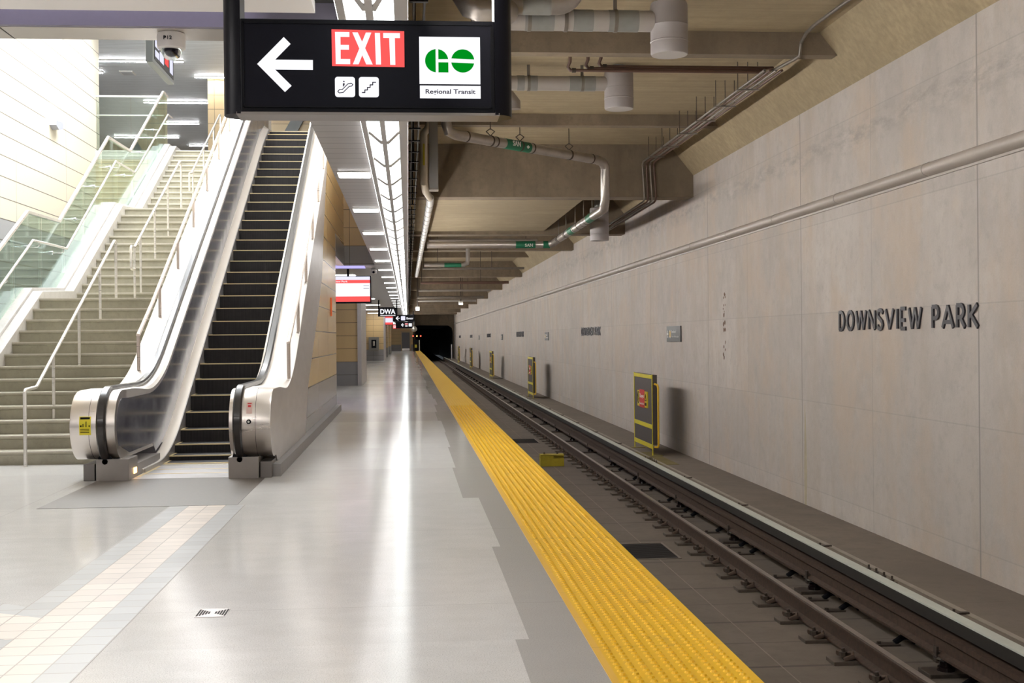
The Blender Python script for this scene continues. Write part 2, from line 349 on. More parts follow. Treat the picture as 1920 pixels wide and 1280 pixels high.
    def text(s, txt, fr, a, b, wd, ht, c0, c1, bold=0):
        cu = bpy.data.curves.new('t', 'FONT'); cu.body = txt; cu.size = 1; cu.offset = bold; cu.resolution_u = 3
        o = bpy.data.objects.new('t', cu); COL.objects.link(o)
        me = bpy.data.meshes.new_from_object(o); xs = [q.co.x for q in me.vertices]; ys = [q.co.y for q in me.vertices]
        if xs:
            x0, x1, y0, y1 = min(xs), max(xs), min(ys), max(ys)
            f = lambda q, c: fr(a+(q.x-x0)/(x1-x0)*wd, b+(q.y-y0)/(y1-y0)*ht, c)
            n = len(me.vertices)
            s.add([f(q.co, c1) for q in me.vertices], [tuple(p.vertices) for p in me.polygons])
            es = {}
            for p in me.polygons:
                for k in p.edge_keys: es[k] = es.get(k, 0)+1
            bnd = [k for k, q in es.items() if q == 1]
            for i, j in bnd:
                s.add([f(me.vertices[i].co, c1), f(me.vertices[j].co, c1), f(me.vertices[j].co, c0), f(me.vertices[i].co, c0)], [(0, 1, 2, 3)])
        bpy.data.meshes.remove(me); bpy.data.objects.remove(o); bpy.data.curves.remove(cu); return s
    def build(s, name, mats, parent=None, smooth=False, bevel=0, label=None, origin=None):
        if not isinstance(mats, (list, tuple)): mats = [mats]
        me = bpy.data.meshes.new(name)
        if parent is not None: o0 = ORIG[parent.name]
        elif origin is not None: o0 = Vector(origin)
        else:
            xs, ys, zs = zip(*s.v); o0 = Vector(((min(xs)+max(xs))/2, (min(ys)+max(ys))/2, min(zs)))
        me.from_pydata([tuple(Vector(p)-o0) for p in s.v], [], s.f)
        for m in mats: me.materials.append(m)
        for p, k in zip(me.polygons, s.m): p.material_index = k
        if smooth:
            for p in me.polygons: p.use_smooth = True
            me.set_sharp_from_angle(angle=R_(38))
        me.update(); o = bpy.data.objects.new(name, me); COL.objects.link(o)
        if parent is not None: o.parent = parent
        else: o.location = o0
        ORIG[o.name] = o0
        if bevel:
            b = o.modifiers.new('b', 'BEVEL'); b.width = bevel; b.segments = 2; b.limit_method = 'ANGLE'
        if label: o['label'] = label
        return o
def tag(o, label, cat, group=None):
    o['label'] = label; o['category'] = cat
    if group: o['group'] = group
    return o
def thing(name, label, cat, loc, group=None):
    o = bpy.data.objects.new(name, None); COL.objects.link(o); o.location = loc; o.empty_display_size = .1; ORIG[o.name] = Vector(loc)
    return tag(o, label, cat, group)
def struct(name, mb, mats, **k):
    o = mb.build(name, mats, origin=(0, 0, 0), **k); o['kind'] = 'structure'; return o
def copy_tree(o, d, label=None, parent=None):
    c = o.copy(); COL.objects.link(c); ORIG[c.name] = ORIG[o.name]+Vector(d)
    if parent is None: c.location = o.location+Vector(d)
    else: c.parent = parent
    if label: c['label'] = label
    for ch in list(o.children): copy_tree(ch, (0, 0, 0), None, c)
    return c
def arc(c, r, a0, a1, n=8): return [(c[0]+r*math.cos(R_(a0+(a1-a0)*i/n)), c[1]+r*math.sin(R_(a0+(a1-a0)*i/n))) for i in range(n+1)]
def rrect(x0, x1, y0, y1, r): return arc((x1-r, y0+r), r, -90, 0, 4)+arc((x1-r, y1-r), r, 0, 90, 4)+arc((x0+r, y1-r), r, 90, 180, 4)+arc((x0+r, y0+r), r, 180, 270, 4)
def sstep(a, b, x): t = max(0, min(1, (x-a)/(b-a))); return t*t*(3-2*t)
# ------------------------------------------------------------ setting: large surfaces
YE = 150.0
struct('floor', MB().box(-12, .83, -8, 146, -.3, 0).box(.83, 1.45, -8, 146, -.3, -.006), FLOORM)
struct('trim_1', MB().box(1.0, 1.43, -8, YE, -1.3, -.3), BENCHC)
struct('floor_track', MB().box(1.0, 4.45, -8, 220, -1.5, -1.3), TRACKC)
struct('trim_2', MB().prism(XZ, [(4.42, -1.3), (4.46, -.97), (5.7, -.97), (5.7, -1.5), (4.42, -1.5)], 8, -YE), BENCHC)
struct('trim_3', MB().box(4.74, 4.80, -8, 148, -.972, -.966), plain('pale_grout_line', (.30, .265, .22), .8, var=.3, vs=4))
struct('trim_4', MB().box(3.045, 3.055, -8, YE, -1.301, -1.2985), plain('score_line', (.22, .18, .15), .8, var=.3, vs=4))
struct('wall_right', MB().box(5.6, 6.0, -8, YE, -1.5, 5.6), WALLC)
struct('ceiling_tunnel', MB().box(-.06, 5.12, -8, YE, 5.18, 5.5).prism(XZ, [(5.12, 5.18), (5.6, 4.58), (5.7, 4.58), (5.7, 5.5), (5.12, 5.5)], 8, -YE), CEILC)
struct('wall_back', MB().box(-12, 6, -8.3, -8, -1.5, 10.5), plain('grey_back_wall', (.4, .4, .4), .7))
beams = [(14.8, 15.02, 4.9), (20.4, 20.62, 4.99), (23.6, 24.15, 4.16), (31.2, 31.75, 4.08), (36.4, 36.7, 4.98), (41.0, 41.5, 4.38),
         (47.0, 47.3, 4.95), (53.2, 53.5, 4.95), (59.6, 60.2, 4.42), (66.2, 66.5, 4.9), (72.3, 72.9, 4.3), (79, 79.3, 4.9), (85.4, 86, 4.2),
         (92, 92.3, 4.9), (99, 99.6, 4.2), (106, 106.3, 4.9), (113, 113.6, 4.2), (121, 121.4, 4.5), (130, 130.6, 4.2), (140, 140.5, 4.2)]
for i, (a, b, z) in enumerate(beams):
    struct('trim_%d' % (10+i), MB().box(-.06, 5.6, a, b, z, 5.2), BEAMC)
struct('ceiling_slab', MB().box(-.06, 3.49, 24.15, 31.2, 4.16, 4.6), CEILC)
# platform-side ceiling
struct('ceiling_white', MB().box(-12, -.47, -8, 6.5, LZ, LZ+.06).box(-12, -.34, -8, 6.5, 3.62, 3.7), WHITEP)
for x in (-3.9, -6.4): struct('trim_%d' % (40+int(-x)), MB().box(x, x+.006, -8, 6.5, LZ-.001, LZ+.002), DARKP)
struct('trim_50', MB().box(-7.3, -.5, 6.86, 7.13, LZ, LZ+.45).box(-.8, -.34, 6.86, 7.3, LZ, LZ+.45), [SOFFIT])
struct('trim_51', MB().box(-7.3, -.34, 6.82, 6.86, LZ+.002, LZ+.45), VIOLETP)
for x in (-3.62, -2.2, -5.1): struct('trim_%d' % (52+int(-x)), MB().box(x, x+.006, 6.815, 7.13, LZ-.0015, LZ+.45), DARKP)
struct('wall_stairwell', MB().box(-7.4, -1.4, 6.95, 7.1, LZ+.4, 10), WHITEP)
struct('ceiling', MB().box(-.75, -.345, 7.13, 28.17, LZ, LZ+.1).box(-3.42, -.345, 28.27, 30.4, LZ, LZ+.1).box(-7.3, -.345, 30.4, 146, LZ, LZ+.1).box(-3.42, -1.6, 24.86, 28.27, LZ-.01, LZ+.1), SLAT)
struct('wall_upper', MB().box(-.78, -.74, 7.1, 28.3, LZ+.1, 9), WHITEP)
struct('wall_plenum', MB().box(-.05, -.01, -8, 146, LZ+.16, 5.3).box(-.8, -.01, -8, 146, LZ+.14, LZ+.17), DARKP)  # wall and slab added to block light through the plenum
struct('wall_left', MB().box(-7.6, -7.3, 7.0, 30, 0, 10), PAN_HALL)
struct('wall_left_front', MB().box(-12.2, -12, -8, 7, 0, LZ).box(-12, -7.6, 6.9, 7.1, 0, 10), PAN_HALL)
struct('wall_far', MB().box(-12, -7.3, 29.8, 30, 0, 5.8).box(-7.3, -5.78, 29.62, 29.8, 0, 5.8), PAN_UP)
struct('floor_upper', MB().box(-14, -5.72, 29.6, 52, 5.74, 5.92).box(-5.72, -1.42, 29.42, 52, 5.5, 5.92).box(-3.43, -1.42, 26.6, 29.42, 5.5, 5.92), CURBC)
struct('ceiling_upper', MB().box(-14, -.7, 29, 52, 9, 9.2), SLATUP)
struct('ceiling_stairwell', MB().box(-7.6, -.7, 7, 29.1, 10, 10.1).box(-7.6, -.7, 29, 29.1, 9, 10.1), WHITEP)
sk = struct('window_1', MB().box(-7.25, -3.4, 15.5, 28.8, 9.93, 9.99), E_SKY)
struct('wall_upper_far', MB().box(-14, -.7, 52, 52.2, 5.5, 9.2).box(-14.2, -14, 29, 52, 5.5, 9.2), PAN_UP)
struct('wall_upper_beige', MB().box(-5.7, -.7, 36, 36.2, 5.9, 9), PAN_UP)
# wall beside the escalator
def S(y):
    k = .539; a, b = 15.07, 15.07+5.92/.539; wd = .75
    if y < a-wd: return 0.
    if y < a+wd: return k/(4*wd)*(y-a+wd)**2
    if y < b-wd: return k*(y-a)
    if y < b+wd: return 5.92-k/(4*wd)*(b+wd-y)**2
    return 5.92
def L(y): return .93+S(y-.03)*1.006
pts = [(17.2, .1), (24.86, .1), (24.86, LZ-.03), (28.17, LZ-.03), (28.17, 6.3), (27.5, 6.5)]+[(y, L(y)-.3) for y in (26.5, 25.6, 24, 22, 20, 18, 17.2)]
struct('wall_escalator', MB().prism(YZ, pts, -1.6, -1.44), PAN_SIDE)
struct('trim_60', MB().prism(YZ, [(24.86, LZ-.033), (28.17, LZ-.033), (28.17, 3.57), (24.86, 3.57)], -1.45, -1.432), plain('grey_band_panel', (.27, .265, .27), .3))
struct('wall_opening_end', MB().box(-1.6, -.75, 28.17, 28.26, LZ-.03, 6.6), PAN_UP)
struct('trim_61', MB().box(-1.44, -1.35, 13.05, 24.9, 0, .13), plain('curb_base', (.30, .285, .28), .6, var=.1))
struct('wall_concourse', MB().box(-7.4, -7.3, 30, 146, 0, LZ).box(-7.3, -3.2, 60, 60.2, 0, LZ), PAN_SIDE)
struct('trim_66', MB().prism(XZ, [(-3.49, 7.5), (-2.75, 8.8), (-2.4, 8.8), (-3.12, 7.5)], -35.86, -35.99).prism(XZ, [(-4.06, 6.5), (-3.49, 7.5), (-3.12, 7.5), (-3.68, 6.5)], -35.86, -35.99), plain('grey_sloped_panel', (.2, .21, .22), .4))
# far pillars and end wall
struct('wall_pillar_1', MB().box(-2.9, -1.52, 38.2, 42.6, 0, LZ), PAN_END)
struct('trim_62', MB().box(-1.56, -1.44, 38.15, 42.7, 0, LZ), CLADM)
struct('wall_pillar_2', MB().box(-3.2, -1.6, 82, 87, 0, LZ), PAN_END)
struct('trim_63', MB().box(-1.62, -1.54, 81.95, 87, 0, LZ), CLADM)
struct('wall_pillar_3', MB().box(-3.2, -1.62, 98, 102, 0, LZ), PAN_END)
struct('wall_pillar_4', MB().box(-3.2, -1.62, 114, 119, 0, LZ), PAN_END)
struct('wall_end', MB().box(-7.3, .62, 146, 146.3, 0, LZ+.2), PAN_END)
struct('wall_end_portal', MB().prism(XZ, [(.62, -1.5), (.62, 5.5), (5.7, 5.5), (5.7, -1.5), (5.5, -1.5), (5.5, 2.2), (5.35, 2.75), (4.9, 3.02), (1.4, 3.08), (.9, 3.0), (.9, -1.5)], -YE, -YE-.6), BEAMC)
struct('wall_tunnel', MB().box(.6, .9, 150.6, 220, -1.5, 3.2).box(5.5, 5.8, 150.6, 220, -1.5, 3.2).box(.6, 5.8, 150.6, 220, 3.1, 3.3).box(.6, 5.8, 220, 220.3, -1.5, 3.3), DARKP)
d1 = struct('door_1', MB().box(-.72, .2, 145.93, 146, 0, 2.2), DOORM)
k = MB().box(-.7, .18, 145.92, 145.935, .03, .3).build('door_kick_plate', CHROME, d1)
struct('trim_64', MB().box(-.82, -.72, 145.9, 146, 0, 2.35).box(.2, .36, 145.9, 146, 0, 2.35).box(-.82, .36, 145.9, 146, 2.2, 2.35), plain('beige_door_surround', (.52, .4, .24), .5))
# floor inlays
struct('trim_70', MB().box(-2.08, -1.913, 2, 10.84, -.01, .0012).box(-1.593, -1.43, 2, 10.84, -.01, .0012)
       .prism(XY, [(-2.9, 7.45), (-2.06, 6.82), (-1.9, 6.54), (-2.9, 7.1)], -.01, .0016).prism(XY, [(-2.9, 6.75), (-1.95, 6.09), (-2.9, 6.4)], -.01, .0016), TILEG)
struct('trim_71', MB().box(-1.913, -1.593, 2, 10.84, -.01, .0012).prism(XY, [(-2.9, 7.1), (-1.9, 6.54), (-1.9, 6.1), (-1.95, 6.09), (-2.9, 6.75)], -.01, .0018), TILEB)
# ------------------------------------------------------------ tactile strip
mb = MB().box(.83, 1.45, -8, 146, -.02, .004)
ny = int((26-4.2)/.056); 
for j in range(ny):
    for i in range(10):
        cx, cy = .83+.028+.034+.056*i, 4.2+.056*j+.028
        if cx > 1.44: continue
        n = 8; r0, r1, h = .0165, .0105, .0085
        vs = [(cx+r0*math.cos(t), cy+r0*math.sin(t), .0035) for t in [2*math.pi*q/n for q in range(n)]]+[(cx+r1*math.cos(t), cy+r1*math.sin(t), .004+h) for t in [2*math.pi*q/n for q in range(n)]]
        mb.add(vs, [(q, (q+1) % n, n+(q+1) % n, n+q) for q in range(n)]+[tuple(range(n, 2*n))])
o = mb.build('tactile_warning_strip', TACT, origin=(0, 0, 0))
tag(o, 'yellow tactile warning strip of small domes along the platform edge', 'tactile strip')
# ------------------------------------------------------------ rails
def rail_profile(cx, z0):
    return [(cx-.07, z0), (cx+.07, z0), (cx+.07, z0+.012), (cx+.012, z0+.035), (cx+.012, z0+.13), (cx+.036, z0+.145), (cx+.036, z0+.172), (cx+.026, z0+.182),
            (cx-.026, z0+.182), (cx-.036, z0+.172), (cx-.036, z0+.145), (cx-.012, z0+.13), (cx-.012, z0+.035), (cx-.07, z0+.012)]
for cx, lb in ((3.75, 'rusty running rail with a worn shiny head, the one nearer the concrete wall'), (2.26, 'running rail close under the platform edge')):
    t = thing('running_rail', lb, 'rail', (cx, 0, -1.27))
    MB().prism(XZ, rail_profile(cx, -1.27), 8, -200).build('rail_body', RUST, t)
    MB().box(cx-.027, cx+.027, -8, 200, -1.0885, -1.0865).build('rail_head', RHEAD, t, label='shiny worn rail head')
# fasteners on the wall-side running rail
t = thing('rail_fastener', 'x', 'rail fastener', (3.62, 7.0, -1.3), 'rail fasteners along the running rail')
x, y = 3.75, 7.0
MB().box(x-.27, x+.22, y-.1, y+.1, -1.3, -1.268).build('base_plate', plain('rail_plate', (.115, .092, .074), .6, .2, var=.3, vs=20), t, bevel=.004)
m = MB()
m.tube([(x-.17, y-.06, -1.262), (x-.10, y-.075, -1.235), (x-.085, y-.02, -1.222), (x-.15, y+.0, -1.228), (x-.19, y+.03, -1.222), (x-.15, y+.07, -1.226), (x-.09, y+.06, -1.238)], .02, 8)
m.build('spring_clip', plain('rusty_clip', (.11, .075, .058), .5, .3, var=.4, vs=30), t, smooth=True)
m = MB().cyl((x-.15, y-.03, -1.275), (x-.17, y-.03, -1.17), .016, n=8).cyl((x-.17, y-.03, -1.24), (x-.17, y-.03, -1.2), .034, n=6)
m.build('anchor_bolt', IRON, t)
n = 0
near = 'rusty clip and bolt plate on the left foot of the running rail'
t['label'] = near
for i in range(1, 125):
    copy_tree(t, (0, .735*i, 0))
# third rail with its cover, one per bay would be continuous
t = thing('third_rail', 'rusty brown power rail under a pale cover board beside the bench', 'power rail', (4.3, 0, -1.13))
MB().prism(XZ, [(4.20, -1.15), (4.36, -1.15), (4.36, -1.13), (4.30, -1.11), (4.30, -1.02), (4.335, -1.0), (4.335, -.955), (4.215, -.955), (4.215, -1.0), (4.245, -1.02), (4.245, -1.11), (4.20, -1.13)], 8, -149).build('rail_body', RUST, t)
MB().box(4.245, 4.35, -8, 149, -.815, -.80).build('cover_top', COVERW, t, label='pale grey cover board top')
MB().box(4.34, 4.355, -8, 149, -1.05, -.815).box(4.246, 4.256, -8, 149, -.915, -.815).build('cover_skirt', COVERD, t)  # skirt coloured dark to stand for the shaded recess under the cover
t = thing('insulator', 'glossy black mushroom insulator holding up the power rail', 'insulator', (4.3, 9.5, -1.3), 'insulators under the power rail')
x, y = 4.3, 9.5
MB().box(x-.2, x+.115, y-.12, y+.12, -1.3, -1.268).build('foot_plate', IRON, t, bevel=.004)
MB().lathe((x-.02, y, -1.268), [(.07, 0), (.065, .03), (.05, .04), (.048, .075), (.085, .085), (.098, .1), (.09, .118), (.05, .135), (.03, .14)], 20).build('insulator_body', INSUL, t, smooth=True)
MB().box(x-.11, x-.09, y-.03, y+.03, -1.2, -1.07).box(x-.11, x+.03, y-.03, y+.03, -1.135, -1.115).build('bracket', IRON, t)
for i in range(1, 32): copy_tree(t, (0, 3.2*i, 0))
# small cable brackets at the foot of the bench
t = thing('cable_bracket', 'flat dark cable bracket bolted at the foot of the bench', 'bracket', (4.2, 8.6, -1.3), 'cable brackets between the rails')
x, y = 4.12, 8.6
MB().box(x-.14, x+.16, y-.05, y+.05, -1.3, -1.285).build('plate', IRON, t)
MB().tube([(x+.12, y, -1.28), (x+.2, y, -1.23), (x+.28, y, -1.235), (x+.32, y, -1.29)], .028, 8).build('cable_loop', BLACK, t, smooth=True)
MB().cyl((x-.02, y, -1.29), (x-.02, y, -1.262), .018, n=6).build('bolt', IRON, t)
for dy in (.5, 1.85, 3.2, 3.7, 4.9, 6.4, 6.9, 8.1, 9.6, 10.1, 11.3, 12.8, 14.4, 16): copy_tree(t, (0, dy, 0))
# clamps on the bench
t = thing('bench_clamp', 'x', 'clamp', (4.62, 10.13, -.97), 'cable clamps on the bench')
x, y = 4.62, 10.13
MB().box(x-.13, x+.11, y-.022, y+.022, -.97, -.955).box(x+.08, x+.15, y-.022, y+.022, -.985, -.952).build('strap', IRON, t)
MB().cyl((x-.1, y, -.957), (x-.1, y, -.915), .012, n=8).cyl((x+.02, y, -.957), (x+.02, y, -.925), .012, n=8).build('bolt', IRON, t)
lab = 'small dark strap clamp bolted on the concrete bench beyond the power rail'
t['label'] = lab
for i in range(1, 14): copy_tree(t, (0, 3.42*i, 0))
t = thing('anchor_bolt_cluster', 'cluster of short upright bolts on the bench, nearest the camera', 'bolts', (4.62, 11.85, -.97), 'bolt clusters on the bench')
m = MB()
for i in range(4):
    for dx in (-.05, .05): m.cyl((4.6+dx, 11.5+.2*i, -.97), (4.6+dx, 11.5+.2*i, -.905), .011, n=8).cyl((4.6+dx, 11.5+.2*i, -.955), (4.6+dx, 11.5+.2*i, -.94), .022, n=6)
m.build('bolt', IRON, t)
MB().box(4.52, 4.68, 11.44, 11.48, -.97, -.955).build('strap', IRON, t)
copy_tree(t, (0, 11.3, 0), 'cluster of short upright bolts on the bench, beside the first yellow framed screen')
# grates and box on the track floor
for (x0, x1, y0, y1, lb) in ((2.70, 3.3, 14.85, 15.95, 'dark steel drain grate in the track floor, nearer the camera'), (2.72, 3.36, 31.6, 32.9, 'dark steel drain grate in the track floor, beyond the yellow box')):
    t = thing('track_grate', lb, 'grate', ((x0+x1)/2, (y0+y1)/2, -1.3))
    MB().box(x0-.03, x1+.03, y0-.03, y0, -1.3, -1.292).box(x0-.03, x1+.03, y1, y1+.03, -1.3, -1.292).box(x0-.03, x0, y0, y1, -1.3, -1.292).box(x1, x1+.03, y0, y1, -1.3, -1.292).build('frame', plain('grate_frame', (.16, .13, .11), .6), t)
    m = MB(); k = int((y1-y0)/.05)
    for i in range(k): m.box(x0, x1, y0+i*.05, y0+i*.05+.02, -1.3, -1.294)
    m.box(x0, x1, y0, y1, -1.2995, -1.298); m.build('bars', plain('grate_bars', (.012, .01, .01), .7), t)
t = thing('yellow_track_box', 'yellow steel box with an open slot standing on the track floor', 'track box', (3.03, 25.95, -1.3))
MB().box(2.78, 3.28, 25.8, 26.1, -1.3, -1.13).build('box_body', YELD, t, bevel=.006)
MB().box(2.78, 3.28, 25.88, 26.1, -1.13, -1.09).box(2.78, 3.28, 25.8, 26.1, -1.075, -1.055).box(2.78, 3.05, 25.8, 25.83, -1.13, -1.06).build('lid', YELD, t)
MB().cyl((2.88, 26.02, -1.055), (2.88, 26.02, -1.02), .02, n=8).cyl((3.16, 26.02, -1.055), (3.16, 26.02, -1.02), .02, n=8).build('knob', IRON, t)
# ------------------------------------------------------------ wall lettering and signs
WF = Fr((5.6, 0, 0), (0, -1, 0), (0, 0, 1))       # a = -Y ; n = -X
def LET():
    H = .235; o = {}
    o['D'] = (.19, [[(0, 0), (0, H)], [(0, H), (.06, H)]+arc((.06, H/2), H/2, 90, -90, 8)[1:-1]+[(.06, 0), (0, 0)]])
    o['O'] = (.22, [[(.11+.11*math.cos(t), H/2+H/2*math.sin(t)) for t in [2*math.pi*i/14 for i in range(15)]]])
    o['W'] = (.33, [[(0, H), (.085, 0)], [(.085, 0), (.165, H)], [(.165, H), (.245, 0)], [(.245, 0), (.33, H)]])
    o['N'] = (.19, [[(0, 0), (0, H)], [(0, H), (.19, 0)], [(.19, 0), (.19, H)]])
    o['S'] = (.15, [[(.15, H*.86), (.12, H*.96), (.075, H), (.03, H*.96), (.0, H*.8), (.02, H*.64), (.075, H*.52), (.13, H*.38), (.15, H*.22), (.12, H*.05), (.07, 0), (.02, H*.05), (0, H*.16)]])
    o['V'] = (.23, [[(0, H), (.115, 0)], [(.115, 0), (.23, H)]])
    o['I'] = (.03, [[(.015, 0), (.015, H)]])
    o['E'] = (.13, [[(0, 0), (0, H)], [(0, H), (.13, H)], [(0, H*.42), (.11, H*.42)], [(0, 0), (.13, 0)]])
    o['P'] = (.15, [[(0, 0), (0, H)], [(0, H), (.08, H)]+arc((.08, H*.73), H*.27, 90, -90, 6)[1:-1]+[(.08, H*.46), (0, H*.46)]])
    o['A'] = (.25, [[(0, 0), (.125, H)], [(.125, H), (.25, 0)], [(.04, H*.26), (.21, H*.26)]])
    o['R'] = (.17, [[(0, 0), (0, H)], [(0, H), (.08, H)]+arc((.08, H*.73), H*.27, 90, -90, 6)[1:-1]+[(.08, H*.46), (0, H*.46)], [(.07, H*.46), (.17, 0)]])
    o['K'] = (.19, [[(0, 0), (0, H)], [(0, H*.42), (.18, H)], [(.06, H*.5), (.19, 0)]])
    return o
LD = LET()
def station_name(yl, label):
    t = thing('station_name_lettering', label, 'lettering', (5.6, yl-1.9, 1.49), 'station name lettering on the concrete wall')
    a = -yl+.02
    for ch in 'DOWNSVIEW PARK':
        if ch == ' ': a += .2; continue
        wd, st = LD[ch]; m = MB()
        for s_ in st: m.stroke(WF, [(a+p, 1.493+q*.96+.005) for p, q in s_], .044, .002, .022)
        m.build('letter', LETM, t); a += wd+.093
    return t
st = station_name(15.5, 'dark raised DOWNSVIEW PARK letters on the concrete wall, largest and nearest of them')
for k in (1, 2, 3, 4, 5): copy_tree(st, (0, 23.75*k, 0), ['', 'dark DOWNSVIEW PARK letters left of the nearest charcoal arrow sign, second largest set',
        'dark DOWNSVIEW PARK letters on the wall, third set counting away from the camera', 'tiny dark DOWNSVIEW PARK letters, fourth set away along the wall',
        'tiny dark DOWNSVIEW PARK letters, fifth set away along the wall', 'faint farthest set of DOWNSVIEW PARK letters by the tunnel mouth'][k])
def wall_sign(y0, label):
    t = thing('wall_direction_sign', label, 'sign', (5.6, y0+.67, 1.32), 'direction signs on the concrete wall')
    MB().box(5.575, 5.6, y0, y0+1.34, 1.32, 1.65).build('sign_plate', WSIGN, t, bevel=.004)
    a = -(y0+1.34); z = 1.485
    MB().stroke(WF, [(a+.17, z), (a+.05, z)], .025, .025, .028).stroke(WF, [(a+.12, z+.07), (a+.05, z), (a+.12, z-.07)], .025, .025, .028).build('arrow', WHITEL, t)
    c = (a+.36, z)
    m = MB().prism(WF, arc(c, .09, 0, 360, 20)[:-1], .025, .028); m.mi = 1; m.prism(WF, arc(c, .072, 0, 360, 20)[:-1], .028, .03); m.mi = 2
    m.text('1', WF, c[0]-.02, c[1]-.045, .035, .09, .03, .031); m.build('line_number_disc', [WHITEL, plain('line_yellow', (.75, .5, .08), .5), BLACK], t)
    MB().text('Southbound', WF, a+.5, z+.025, .42, .055, .025, .027, .01).text('Union Finch station', WF, a+.5, z-.075, .7, .04, .025, .027).build('lettering', WHITEL, t)
    return t
s0 = wall_sign(24.76, 'small charcoal arrow sign on the concrete wall above the nearest yellow framed screen')
for k, w_ in ((1, 'second nearest'), (2, 'third'), (3, 'fourth')): copy_tree(s0, (0, 23.7*k, 0), 'small charcoal arrow sign on the concrete wall, %s from the camera' % w_)
# yellow framed safety screens standing on the bench
def screen(y0, label):
    y1 = y0+2.0; z0, z1 = -.97, .67; x = 4.9
    t = thing('yellow_framed_screen', label, 'safety screen', (x, (y0+y1)/2, z0), 'yellow framed screens on the bench')
    for yy in (y0, y1-.05): MB().box(x-.02, x+.0, yy, yy+.04, z0, z1).build('post', YEL, t, bevel=.004)
    for za, zb in ((z1-.09, z1-.015), (-.43, -.345), (-.83, -.745)): MB().box(x-.025, x+.0, y0+.05, y1-.05, za, zb).build('cross_bar', YEL, t, bevel=.003)
    MB().box(x-.01, x+.085, y0+.0, y1-.04, -.745, z1-.01).build('infill_panel', MESHG, t)
    MB().tube([(x+.03, y0+.0, -.79), (x+.08, y0-.06, -.79), (x+.09, y0-.08, -.74), (x+.09, y0-.08, .40), (x+.08, y0-.06, .46), (x+.03, y0+.0, .48)], .02, 10).build('grab_rail', plain('golden_grab_rail', (.8, .5, .03), .4), t, smooth=True)
    MB().box(x-.1, x+.2, y0-.05, y0+.15, z0, z0+.012).box(x-.1, x+.2, y1-.15, y1+.05, z0, z0+.012).build('foot_plate', plain('olive_foot_plate', (.2, .16, .05), .7), t)
    fr = Fr((x-.035, y1, 0), (0, -1, 0), (0, 0, 1)); a = .45; fr = Fr((x-.035, y1-.13, .055), (0, -.8, 0), (0, 0, .75)); fr.n = Vector((-1, 0, 0))
    MB().box(x-.034, x-.01, y1-1.55, y1-.5, -.03, .30).build('notice_plate', YEL, t)
    m = MB(); m.prism(fr, rrect(a+.34, a+1.0, -.13, .37, .02), -.004, .004); m.build('notice_panel', REDL, t, label='red danger notice')
    m = MB().text('Danger', fr, a+.38, .1, .57, .15, .004, .007, .02).text('Keep off track', fr, a+.38, -.07, .57, .08, .004, .007, .01); m.build('lettering', WHITEL, t)
    m = MB(); m.stroke(fr, [(a+.16+.11*math.cos(q), .13+.16*math.sin(q)) for q in [i*.5236 for i in range(13)]], .025, 0, .005).stroke(fr, [(a+.08, .24), (a+.24, .02)], .025, 0, .005)
    m.stroke(fr, [(a+1.15, .25), (a+1.07, .08), (a+1.23, .08), (a+1.15, .25)], .02, 0, .005).prism(fr, [(a+1.06, -.06), (a+1.24, -.06), (a+1.24, .02), (a+1.06, .02)], 0, .005); m.build('pictogram', BLACK, t)
    return t
g0 = screen(24.3, 'yellow framed dark screen with a red danger notice, nearest and largest on the bench')
for k, w_ in ((1, 'second from the camera'), (2, 'third from the camera'), (3, 'fourth from the camera'), (4, 'farthest one near the tunnel')):
    copy_tree(g0, (0, 23.65*k, 0), 'yellow framed dark screen on the wall bench, %s' % w_)
struct('trim_80', MB().box(4.5, 5.05, 22.6, 25.2, -.9695, -.9665), plain('old_olive_paint', (.16, .125, .035), .8, var=.4, vs=5))
# big conduit along the concrete wall
m = MB()
for i in range(22):
    y_ = 21.35+random.uniform(-.09, .09); z_ = [2.2, 2.12, 1.98, 1.9, 1.8, 1.66, 1.55, 1.3, 1.22, 1.12, 1.05][i % 11]+random.uniform(-.04, .04)
    h_ = random.uniform(.015, .045); m.prism(WF, arc((-y_, z_), h_, 0, 360, 7)[:-1], 0, .0015)
struct('trim_81', m, plain('rust_speck', (.13, .07, .04), .8))
struct('trim_82', MB().prism(WF, [(-17.0, -.97), (-16.9, -.97), (-16.87, -.5), (-16.9, .1), (-16.95, .5), (-16.99, -.3)], 0, .001), plain('tan_seep_stain', (.43, .37, .26), .85, var=.3, vs=6))
t = thing('wall_conduit', 'long beige half-round conduit fixed along the concrete wall', 'conduit', (5.56, 0, 3.1))
MB().prism(XZ, [(5.6, 3.12)]+[(5.56-.055*math.cos(R_(q)), 3.2+.06*math.sin(R_(q))) for q in range(-80, 81, 20)]+[(5.6, 3.28)], 8, -148).build('conduit_body', PUTTY, t, smooth=True)
for i in range(24):
    MB().prism(XZ, [(5.6, 3.115)]+[(5.56-.06*math.cos(R_(q)), 3.2+.066*math.sin(R_(q))) for q in range(-80, 81, 20)]+[(5.6, 3.285)], -(10+i*2.72), -(10.02+i*2.72)).build('saddle', PUTTY, t)
MB().box(5.575, 5.6, -8, 148, 3.095, 3.12).build('ledge_strip', PUTTY, t)
